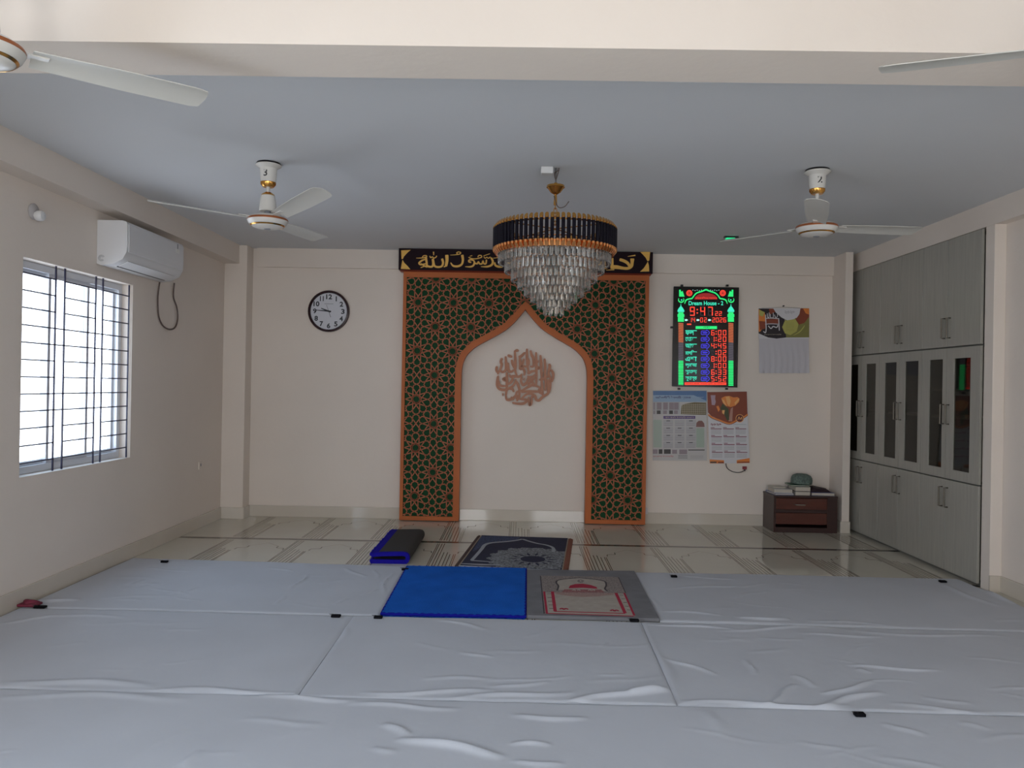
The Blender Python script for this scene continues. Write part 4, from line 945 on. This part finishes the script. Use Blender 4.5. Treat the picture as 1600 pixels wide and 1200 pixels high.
bot = [(p[0], p[1], cz+0.0312) for p in top]; fs += [(nb+f[0], nb+f[3], nb+f[2], nb+f[1]) for f in fs]
rim = list(range(W_)) + [W_*j+W_-1 for j in range(1, NY_+1)] + [NY_*W_+i for i in range(NX_-1, -1, -1)] + [j*W_ for j in range(NY_-1, 0, -1)]
fs += [(rim[k], rim[(k+1) % len(rim)], nb+rim[(k+1) % len(rim)], nb+rim[k]) for k in range(len(rim))]
mb.add(top+bot, fs, C('maroon_cloth', (0.02, 0.006, 0.012), 0.7)); tag(mb.build('folded_cloth', smooth=True), 'dark maroon folded cloth on the navy book at the right end of the chest', 'cloth')
mb = MB().lathe([(0.098, 0), (0.102, 0.004), (0.103, 0.04), (0.098, 0.062), (0.085, 0.082), (0.055, 0.096), (0.02, 0.100), (0, 0.100)], mat('knitted_grey_green', (0.16, 0.22, 0.19), 0.9, noise=0.55, nscale=55, bump=0.8, bscale=70), 36, (2.845, 7.745, cz+0.106))
cp_ = mb.build('skullcap', smooth=True); cp_.rotation_euler = (R(1), R(1.5), 0); tag(cp_, 'knitted grey green round prayer cap resting on the middle book pile', 'cap')

# ------------------------------------------------------------------ floor cloths
def floor_cloth(corners, creases, seed, label, base=0.016, res=0.012, group='white floor cloths', mat_=CLOTH, edge=0.004):
    """corners: near-left, near-right, far-right, far-left (x, y); creases: (x0,y0,x1,y1,height,width)"""
    rng = np.random.RandomState(seed); (ax, ay), (bx, by), (cx, cy_), (dx, dy) = corners
    nx = int(max(12, min(560, (bx-ax)/res))); ny = int(max(8, (dy-ay)/(res*0.6)))
    U, V = np.meshgrid(np.linspace(0, 1, nx+1), np.linspace(0, 1, ny+1))
    X = (1-U)*(1-V)*ax + U*(1-V)*bx + U*V*cx + (1-U)*V*dx; Y = (1-U)*(1-V)*ay + U*(1-V)*by + U*V*cy_ + (1-U)*V*dy
    ph = rng.rand(12)*6.28
    wob = lambda t, k: edge*(np.sin(t*3.1+ph[k])+0.6*np.sin(t*9.7+ph[k+1])+0.4*np.sin(t*23+ph[k+2]))
    Y += wob(X, 0)*(1-V)**6 + wob(X, 3)*V**6; 
    Z = np.full_like(X, base)
    for k in range(5):
        kx, ky = rng.uniform(1.2, 3.5), rng.uniform(2, 5); Z += 0.0010*np.sin(kx*X+ph[k])*np.sin(ky*Y+ph[k+5])
    for (x0, y0, x1, y1, hh, ww) in creases:
        ww *= 0.85; hh *= 0.85
        vx, vy = x1-x0, y1-y0; L2 = vx*vx+vy*vy; T = ((X-x0)*vx+(Y-y0)*vy)/L2; Tc = np.clip(T, 0, 1)
        bend = 0.06*math.sqrt(L2)*np.sin(Tc*3.1416*1.0+x0*7)*math.copysign(1, math.sin(x0*31+y0*17))
        D = ((X-x0-Tc*vx)*(-vy)+(Y-y0-Tc*vy)*vx)/math.sqrt(L2) - bend*np.sin(Tc*3.1416)
        over = np.maximum(0, np.abs(T-Tc)*math.sqrt(L2)); taper = np.maximum(0, np.sin(Tc*3.14159))**0.6
        Z += hh*taper*np.exp(-(D/ww)**2)*np.exp(-(over/ww)**2)
    edgef = np.minimum(np.minimum(V, 1-V)*(dy-ay), np.minimum(U, 1-U)*(bx-ax))
    Z -= (base*0.40)*np.exp(-(edgef/0.008)**2)
    Z = np.maximum(Z, 0.004)
    vs = [(x, y, z_) for x, y, z_ in zip(X.ravel(), Y.ravel(), Z.ravel())]; W_ = nx+1
    fs = [(j*W_+i, j*W_+i+1, (j+1)*W_+i+1, (j+1)*W_+i) for j in range(ny) for i in range(nx)]
    rim = list(range(W_)) + [W_*j+nx for j in range(1, ny+1)] + [ny*W_+i for i in range(nx-1, -1, -1)] + [j*W_ for j in range(ny-1, 0, -1)]
    nb = len(vs); vs += [(vs[k][0], vs[k][1], 0.0015) for k in rim]; n_ = len(rim)
    fs += [(rim[k], nb+k, nb+(k+1) % n_, rim[(k+1) % n_]) for k in range(n_)]
    mb_ = MB(); mb_.add(vs, fs, mat_); mb_.keep = True; o = mb_.build('floor_cloth', smooth=True)
    return tag(o, label, 'floor cloth', group)
def W(px, py): p = at(px, py, 2, 0.015); return (p.x, p.y)
def cr(px0, py0, px1, py1, h_, w_): a = W(px0, py0); b = W(px1, py1); return (*a, *b, h_, w_)
random.seed(4)
def rnd(n, x0, x1, y0, y1, hh=0.004):
    out = []
    for _ in range(n):
        x = random.uniform(x0, x1); y = random.uniform(y0, y1); a = random.gauss(0.1, 0.5); l = random.uniform(0.12, 0.5)
        out.append((x, y, x+l*math.cos(a), y+l*math.sin(a)*0.6, hh*random.uniform(0.4, 1), random.uniform(0.010, 0.025)))
    return out
floor_cloth([(-2.985, 4.60), (-0.815, 4.585), (-0.838, 5.83), (-2.98, 5.93)],
            [cr(265, 930, 310, 918, 0.008, 0.014), cr(345, 925, 372, 913, 0.007, 0.012), cr(452, 922, 480, 898, 0.009, 0.012), cr(430, 946, 445, 930, 0.007, 0.012), cr(540, 888, 572, 902, 0.008, 0.015), cr(585, 890, 590, 905, 0.006, 0.012), cr(565, 930, 590, 920, 0.007, 0.012), cr(615, 895, 600, 930, 0.008, 0.012),
             cr(200, 915, 225, 905, 0.005, 0.02), cr(420, 888, 460, 893, 0.006, 0.015), cr(240, 920, 300, 932, 0.004, 0.015), cr(520, 945, 545, 935, 0.005, 0.014), cr(60, 938, 125, 938, 0.012, 0.03)] + rnd(10, -2.9, -1.2, 4.7, 5.7),
            1, 'white cloth spread left of the bright blue mat, beside the window wall')
floor_cloth([(0.861, 4.585), (3.32, 4.53), (3.30, 5.79), (0.889, 5.79)],
            [cr(1150, 965, 1235, 968, 0.014, 0.022), cr(1040, 920, 1180, 915, 0.004, 0.02), cr(1030, 955, 1130, 962, 0.008, 0.018), cr(1000, 900, 1035, 955, 0.007, 0.03), cr(1060, 900, 1150, 905, 0.005, 0.015), cr(1500, 905, 1590, 945, 0.02, 0.03), cr(1470, 912, 1560, 948, 0.012, 0.025), cr(1260, 970, 1400, 978, 0.006, 0.02)] + rnd(8, 1.1, 3.0, 4.7, 5.6),
            2, 'white cloth spread right of the grey and red prayer mat, beside the cabinet')
floor_cloth([(-2.985, 3.413), (-0.9585, 3.388), (-0.9685, 4.565), (-2.985, 4.585)],
            [cr(0, 1066, 240, 1072, 0.012, 0.03), cr(60, 962, 200, 966, 0.006, 0.02), cr(240, 1078, 470, 1084, 0.010, 0.02), cr(0, 975, 90, 962, 0.008, 0.02)] + rnd(6, -2.8, -1.2, 3.6, 4.4, 0.003),
            3, 'white cloth in the middle row against the window wall', res=0.016)
floor_cloth([(-0.957, 3.388), (0.7135, 3.367), (0.7435, 4.565), (-0.967, 4.565)],
            [cr(560, 1082, 780, 1080, 0.012, 0.02), cr(700, 1092, 900, 1083, 0.012, 0.022), cr(880, 1100, 1040, 1075, 0.018, 0.022), cr(980, 1085, 1048, 1078, 0.02, 0.03), cr(540, 975, 535, 1000, 0.006, 0.02), cr(680, 968, 760, 985, 0.008, 0.02), cr(720, 1020, 770, 1028, 0.007, 0.016), cr(760, 1075, 860, 1065, 0.008, 0.018), cr(660, 1060, 780, 1062, 0.006, 0.02)] + rnd(9, -0.8, 0.5, 3.5, 4.4),
            5, 'white cloth in the middle row directly in front of the two flat mats', res=0.012)
floor_cloth([(0.715, 3.367), (3.40, 3.333), (3.41, 4.51), (0.745, 4.56)],
            [cr(1035, 1028, 1120, 1055, 0.012, 0.014), cr(1165, 1030, 1180, 1055, 0.009, 0.014), cr(1240, 1055, 1275, 1075, 0.010, 0.018), cr(1285, 1085, 1365, 1065, 0.015, 0.016), cr(1325, 1040, 1470, 1048, 0.011, 0.016), cr(1340, 1045, 1360, 1052, 0.008, 0.02), cr(1195, 1105, 1245, 1070, 0.014, 0.018), cr(1060, 1098, 1330, 1103, 0.014, 0.02), cr(1275, 1110, 1380, 1082, 0.016, 0.02), cr(1120, 985, 1300, 980, 0.009, 0.018), cr(1010, 975, 1160, 985, 0.009, 0.015), cr(1250, 990, 1380, 995, 0.007, 0.018), cr(1020, 1000, 1045, 1090, 0.01, 0.035), cr(1440, 1090, 1520, 1100, 0.006, 0.02), cr(1390, 1100, 1600, 1118, 0.008, 0.02), cr(1320, 985, 1580, 995, 0.006, 0.02)] + rnd(14, 1.0, 3.0, 3.5, 4.4),
            7, 'rumpled white cloth in the middle row nearest the right wall', res=0.012)
floor_cloth([(-2.985, 1.9), (3.40, 1.9), (3.40, 3.330), (-2.985, 3.410)],
            [cr(600, 1130, 640, 1150, 0.014, 0.02), cr(620, 1155, 790, 1185, 0.022, 0.025), cr(0, 1090, 300, 1094, 0.008, 0.03), cr(540, 1100, 720, 1108, 0.01, 0.02), cr(800, 1118, 920, 1124, 0.012, 0.02), cr(800, 1162, 860, 1164, 0.012, 0.016), cr(800, 1190, 880, 1194, 0.01, 0.016), cr(1380, 1130, 1450, 1150, 0.009, 0.02), cr(285, 1198, 315, 1172, 0.010, 0.02), cr(1100, 1110, 1130, 1150, 0.008, 0.04), cr(400, 1088, 560, 1095, 0.012, 0.02), cr(1500, 1128, 1550, 1140, 0.007, 0.02), cr(580, 1170, 620, 1175, 0.008, 0.02)] + rnd(16, -2.8, 3.0, 2.6, 3.2, 0.005),
            8, 'widest white cloth in the nearest row across the bottom of the photo', res=0.014)

# black tags at the cloth edges
TAGB = mat('matte_black_fabric', (0.006, 0.006, 0.008), 0.95, spec=0.1)
TG = 'black tags at the cloth corners'
tags = [(257, 878, 0.05, 'black tag at the far edge of the window side cloth'), (525, 963, 0.055, 'black tag on the seam left of the blue mat'), (591, 965, 0.05, 'black tag touching the near left corner of the blue mat'),
        (991, 970, 0.055, 'black tag at the near right corner of the grey mat'), (633, 890, 0.05, 'black tag at the far left corner of the blue mat'), (1053, 901, 0.045, 'black tag at the far edge of the cloth right of the grey mat'),
        (1473, 909, 0.05, 'black tag at the far edge of the cloth near the cabinet'), (1343, 1117, 0.045, 'frayed black tag on the near seam of the rumpled cloth'), (63, 949, 0.07, 'black tag at the end of the maroon strip')]
for i, (px, py, w_, lab) in enumerate(tags):
    p = at(px, py, 2, 0.02); q = MB()
    q.box((p.x-w_/2, p.y-0.016, 0.016), (p.x+w_/2, p.y+0.016, 0.030), TAGB, 0.004)
    for k in range(3): q.tube([(p.x-w_/2+0.01*k, p.y, 0.028), (p.x-w_/2+0.01*k-0.012, p.y-0.004, 0.036)], 0.0015, BLACKP, 5)
    tag(q.build('fabric_tag'), lab, 'tag', TG)
a = at(-15, 949, 2, 0.02); b = at(60, 948, 2, 0.02); q = MB()
q.tube(smooth3([(-2.99, 4.66, 0.030), (-2.96, 4.63, 0.032), (-2.93, 4.64, 0.028), (-2.90, 4.655, 0.022)]), [0.016, 0.022, 0.020, 0.012], C('maroon_fabric', (0.16, 0.012, 0.035), 0.7), 10)
q.box((-3.0, 4.585, 0.017), (-2.885, 4.66, 0.034), C('maroon_fabric', (0.16, 0.012, 0.035), 0.7), 0.006)
tag(q.build('fabric_strip', smooth=True), 'maroon fabric strip between two white cloths at the window wall', 'fabric strip')

# ------------------------------------------------------------------ mats
def slab_quad(c, z0, z1, m, mb_, n=1):
    vs = [(x, y, z0) for x, y in c] + [(x, y, z1) for x, y in c]
    mb_.add(vs, [(3, 2, 1, 0), (4, 5, 6, 7), (0, 1, 5, 4), (1, 2, 6, 5), (2, 3, 7, 6), (3, 0, 4, 7)], m)
def Pf(ox, oy, s, zt):
    def P(x, y, h=0.0):
        p = at(ox+x/s, oy+y/s, 2, zt); return (p.x, p.y, zt+h)
    return P
# bright blue mat
bm_ = tag(empty('floor_mat', (-0.38, 5.2, 0)), 'plain bright blue plush mat lying flat beside the grey prayer mat', 'mat')
bc = [(-0.805, 4.60), (0.055, 4.60), (0.070, 5.80), (-0.825, 5.80)]
BLU = mat('bright_blue_plush', (0.012, 0.125, 0.56), 0.95, spec=0.08, noise=0.22, nscale=5, bump=0.5, bscale=160)
BLD = C('deep_blue_binding', (0.006, 0.008, 0.25), 0.85, spec=0.1)
q = MB(); slab_quad(bc, 0.002, 0.026, BLU, q); q.build('pile', bm_)
q = MB(); NN = 60
for s_ in range(4):
    p0_, p1_ = bc[s_], bc[(s_+1) % 4]
    q.tube([(p0_[0]+(p1_[0]-p0_[0])*k/NN, p0_[1]+(p1_[1]-p0_[1])*k/NN, 0.017+0.0015*math.sin(k*1.9)) for k in range(NN+1)], [0.010+0.001*math.sin(k*2.7) for k in range(NN+1)], BLD, 7)
q.build('binding', bm_, smooth=True)
# grey and red prayer mat
gm = tag(empty('prayer_mat', (0.46, 5.2, 0)), 'grey prayer mat with red bordered cream panel and dome picture, beside the blue mat', 'prayer mat', 'prayer mats')
GRY = mat('grey_mat_pile', (0.19, 0.19, 0.205), 0.9, noise=0.2, nscale=9, bump=0.3, bscale=120)
q = MB(); gc = [(0.068, 4.615), (0.858, 4.60), (0.885, 5.785), (0.078, 5.765)]; zt = 0.024; slab_quad(gc, 0.002, zt, GRY, q); q.build('pile', gm)
P = Pf(810, 880, 6.957, zt)
q = MB(); q.keep = True
CRMM = mat('mat_cream', (0.42, 0.37, 0.32), 0.9, noise=0.15, nscale=20); REDM = mat('mat_red', (0.40, 0.012, 0.045), 0.9, noise=0.2, nscale=40); DKM = C('mat_dark', (0.05, 0.04, 0.045), 0.9); GRM = mat('mat_speckle', (0.34, 0.29, 0.27), 0.9, noise=0.6, nscale=90)
def rib(pts, w_, m, h_): q.ribbon([P(x, y)[:2] for x, y in pts], w_, lambda a, b, h: (a, b, zt+h), 0, m, back=h_)
def pg_(pts, m, h_): q.face([P(x, y, h_) for x, y in pts], m)
pg_([(235, 135), (1085, 150), (1275, 580), (285, 550)], GRM, 0.0005)
pg_([(295, 320), (1145, 330), (1260, 575), (300, 548)], CRMM, 0.0008)
for pts in ([(280, 310), (310, 545)], [(370, 310), (400, 525)], [(1060, 325), (1160, 545)], [(1150, 325), (1260, 570)]): rib(pts, 0.028 if pts[0][0] in (370, 1060) else 0.018, REDM, 0.0012)
rib([(300, 547), (1255, 577)], 0.020, REDM, 0.0012); rib([(390, 525), (1160, 548)], 0.022, REDM, 0.0012)
for k in range(5):
    y = 335+k*40; rib([(310+k*6, y), (355+k*6, y)], 0.012, DKM, 0.0014); rib([(1100+k*20, y+14), (1140+k*20, y+16)], 0.012, DKM, 0.0014)
rib([(240, 140), (280, 550)], 0.010, DKM, 0.0014); rib([(1088, 155), (1165, 325)], 0.008, DKM, 0.0014)
pg_([(420, 290), (430, 250), (415, 215), (430, 190), (520, 175), (660, 165), (820, 180), (930, 200), (950, 240), (940, 280), (960, 305), (700, 300)], CRMM, 0.0012)
rib([(420, 300), (435, 250), (412, 215), (430, 188), (520, 172), (660, 162), (820, 176), (935, 198), (955, 240), (940, 280), (970, 308)], 0.012, DKM, 0.0016)
pg_([(545, 275), (560, 245), (620, 228), (700, 225), (790, 240), (850, 262), (860, 280), (700, 270)], REDM, 0.0016)
pg_([(500, 285), (900, 288), (940, 322), (470, 318)], mat('mat_pink', (0.36, 0.15, 0.15), 0.9, noise=0.5, nscale=70), 0.0014); rib([(545, 278), (700, 272), (860, 286)], 0.006, CRMM, 0.0018)
pg_([(395, 318), (1045, 328), (1030, 345), (880, 362), (700, 370), (540, 358), (405, 338)], mat('mat_pale_pink', (0.42, 0.28, 0.25), 0.9, noise=0.4, nscale=80), 0.0016)
for x in (590, 640, 760, 800): rib([(x, 300), (x+18, 288), (x+30, 302)], 0.01, CRMM, 0.0018)
rib([(650, 195), (675, 182), (700, 195), (675, 212), (650, 195)], 0.02, GRM, 0.0016)
for x, y in ((495, 498), (1045, 515)): rib([(x-45, y+5), (x-20, y-8), (x, y+8), (x+20, y-6), (x+45, y+8)], 0.014, REDM, 0.0012)
q.build('woven_pattern', gm)
# navy prayer mat
nm_ = tag(empty('prayer_mat', (0.02, 6.5, 0)), 'navy prayer mat with white arch outline, flower pattern and brown fringe on bare tiles', 'prayer mat', 'prayer mats')
P = Pf(700, 820, 7.619, 0.014); zt = 0.014
NVM = mat('navy_pile', (0.010, 0.012, 0.045), 0.9, noise=0.3, nscale=30, bump=0.3, bscale=100)
q = MB(); cn = [P(130, 488)[:2], P(1360, 548)[:2], P(1430, 165)[:2], P(395, 130)[:2]]; slab_quad(cn, 0.002, zt, NVM, q); q.build('pile', nm_)
q = MB(); q.keep = True; WHM = mat('mat_white_yarn', (0.34, 0.36, 0.40), 0.9)
FLW = mat('mat_flower_field', (0.34, 0.36, 0.39), 0.9, noise=0.9, nscale=55)
cxy = P(1010, 410); mr = 0.285
a0 = Vector(cn[0]); ux = (Vector(cn[1])-a0); uy = (Vector(cn[3])-a0); Lx, Ly = ux.length, uy.length; ux.normalize(); uy.normalize()
def inm(x, y):
    d = Vector((x, y))-a0; return 0.02 < d.dot(ux) < Lx-0.015 and 0.015 < d.dot(uy) < Ly-0.02
# scalloped flower disc clipped to the mat by small cells
Ng = 70; cell = 2*0.42/Ng
for i in range(Ng):
    for j in range(Ng):
        x = cxy[0]-0.42+cell*(i+0.5); y = cxy[1]-0.62+cell*1.25*(j+0.5); dx_, dy_ = x-cxy[0], (y-cxy[1])/1.25
        rr = math.hypot(dx_, dy_); th_ = math.atan2(dy_, dx_); lim = 0.355+0.02*math.cos(th_*18)
        if rr < lim and inm(x, y):
            hx, hy = cell/2, cell*0.625
            q.face([(x-hx, y-hy, zt+0.0006), (x+hx, y-hy, zt+0.0006), (x+hx, y+hy, zt+0.0006), (x-hx, y+hy, zt+0.0006)], FLW)
q.face([(cxy[0]+0.10*math.cos(t), cxy[1]+0.115*math.sin(t), zt+0.0012) for t in np.linspace(0, 2*math.pi, 28)[:-1]], NVM)
for k in range(14):
    t = 2*math.pi*k/14; c_, s_ = math.cos(t), math.sin(t)
    q.face([(cxy[0]+r_*c_-w_*s_, cxy[1]+1.2*(r_*s_+w_*c_), zt+0.0012) for r_, w_ in ((0.105, 0), (0.14, 0.013), (0.20, 0), (0.14, -0.013))], NVM)
def rib(pts, w_, m, h_): q.ribbon([P(x, y)[:2] for x, y in pts], w_, lambda a, b, h: (a, b, zt+h), 0, m, back=h_)
rib([(280, 425), (340, 360), (400, 290), (440, 240), (520, 215), (700, 200), (820, 185), (885, 170)], [0.030, 0.030, 0.034, 0.04, 0.035, 0.03], WHM, 0.001)
rib([(885, 170), (960, 195), (1060, 222), (1160, 240), (1230, 262), (1258, 290), (1250, 325)], [0.03, 0.03, 0.03, 0.026], WHM, 0.001)
rib([(275, 425), (390, 433), (500, 440)], [0.03, 0.03, 0.02], WHM, 0.001); rib([(150, 462), (400, 475), (640, 480)], [0.02, 0.05, 0.02], WHM, 0.001)
SPK = mat('mat_blue_speckle', (0.06, 0.09, 0.20), 0.9, noise=0.9, nscale=60)
q.face([P(x, y, 0.0006) for x, y in [(400, 135), (860, 145), (830, 180), (700, 195), (520, 205), (430, 235), (340, 300), (290, 320)]], SPK)
q.build('woven_pattern', nm_)
BRN = C('brown_fringe', (0.15, 0.055, 0.035), 0.9); TAN = C('tan_edge', (0.30, 0.24, 0.18), 0.9)
for side_, (p_a, p_b), m_, off in (('r', (Vector(cn[1]), Vector(cn[2])), BRN, 0.045), ('l', (Vector(cn[0]), Vector(cn[3])), C('dark_brown_fringe', (0.06, 0.035, 0.03), 0.9), -0.035)):
    q = MB(); n_ = 46
    for k in range(n_):
        p = p_a.lerp(p_b, (k+0.5)/n_); e = p + ux*off + uy*random.uniform(-0.006, 0.006)
        q.tube([(p.x, p.y, 0.010), ((p.x+e.x)/2, (p.y+e.y)/2, 0.013), (e.x, e.y, 0.006)], [0.006, 0.008, 0.005], m_, 5)
    q.build('fringe', nm_)
q = MB(); d = ux*0.006
for p_a, p_b in ((cn[1], cn[2]), (cn[0], cn[3])): q.tube([(p_a[0], p_a[1], 0.013), (p_b[0], p_b[1], 0.013)], 0.006, TAN, 6)
q.tube([(cn[0][0], cn[0][1], 0.012), (cn[1][0], cn[1][1], 0.012)], 0.007, WHM, 6); q.tube([(*cn[3], 0.012), (*cn[2], 0.012)], 0.007, NVM, 6)
q.build('edge_binding', nm_, smooth=True)
# folded mat
fm = tag(empty('folded_mat', (-1.0, 6.45, 0)), 'folded mat with dark grey back and bright blue edging, on the tiles behind the cloths', 'mat')
DG_ = mat('dark_grey_mat_back', (0.055, 0.052, 0.05), 0.85, spec=0.15); BE = mat('royal_blue_plush', (0.012, 0.008, 0.27), 0.9, spec=0.1, bump=0.5, bscale=150)
x0, x1 = -1.135, -0.865; th_ = 0.028
path = [(x0, 0.002+th_/2), (x0+0.1, 0.002+th_/2)] + [(x1-0.01, 0.016)] + [(x1+0.018*math.sin(t)+0.0, 0.045-0.029*math.cos(t)) for t in np.linspace(0.3, math.pi-0.3, 7)] + [(x1-0.02, 0.078), (x0+0.10, 0.074), (x0+0.005, 0.066)]
def sweep(mb_, path, th, y0_, y1_, m, shx=0.0):
    n_ = len(path); A = []; B = []
    for i, p in enumerate(path):
        a_ = path[max(i-1, 0)]; b_ = path[min(i+1, n_-1)]; dx_, dz_ = b_[0]-a_[0], b_[1]-a_[1]; l = math.hypot(dx_, dz_); nx_, nz_ = -dz_/l*th/2, dx_/l*th/2
        A.append((p[0]+nx_, p[1]+nz_)); B.append((p[0]-nx_, p[1]-nz_))
    ring = A+B[::-1]; k = len(ring); vs = [(x, y0_, z_) for x, z_ in ring] + [(x+shx, y1_, z_) for x, z_ in ring]
    fs = [(i, (i+1) % k, k+(i+1) % k, k+i) for i in range(k)]
    for yy in (0, k):
        for i in range(n_-1): fs.append((yy+i, yy+i+1, yy+k-2-i, yy+k-1-i))
    mb_.add(vs, fs, m)
q = MB(); sweep(q, path, th_, 5.985, 6.92, DG_); q.build('folded_body', fm, smooth=True)
q = MB(); sweep(q, path, th_*1.12, 5.955, 5.984, BE); q.build('front_edging', fm, smooth=True)
q = MB()
for zc, w_ in ((0.018, 0.030), (0.070, 0.075)):
    n_ = 30
    q.tube([(x0+0.006+0.004*math.sin(k*1.7), 5.965+(6.93-5.965)*k/n_, zc) for k in range(n_+1)], [0.017+0.003*math.sin(k*2.3) for k in range(n_+1)], BE, 8)
q.box((x0+0.0, 5.975, 0.0815), (x0+0.075, 6.93, 0.0845), BE, 0.001); q.build('side_edging', fm, smooth=True)

# small glowing green lamp under the ceiling
gl_ = tag(empty('indicator_lamp', at(1141, 371, 2, 2.77)), 'tiny glowing green lamp on the ceiling between the chandelier and the right wall', 'indicator lamp')
p = gl_.location; MB().box((p.x-0.055, p.y-0.02, p.z-0.006), (p.x+0.07, p.y+0.02, ZC-0.0005), BLACKP, 0.002).build('lamp_base', gl_)
MB().box((p.x-0.04, p.y-0.026, p.z-0.016), (p.x+0.04, p.y+0.02, p.z-0.006), E_('green_glow', (0.02, 0.8, 0.3), 1.0), 0.004).build('green_lens', gl_)
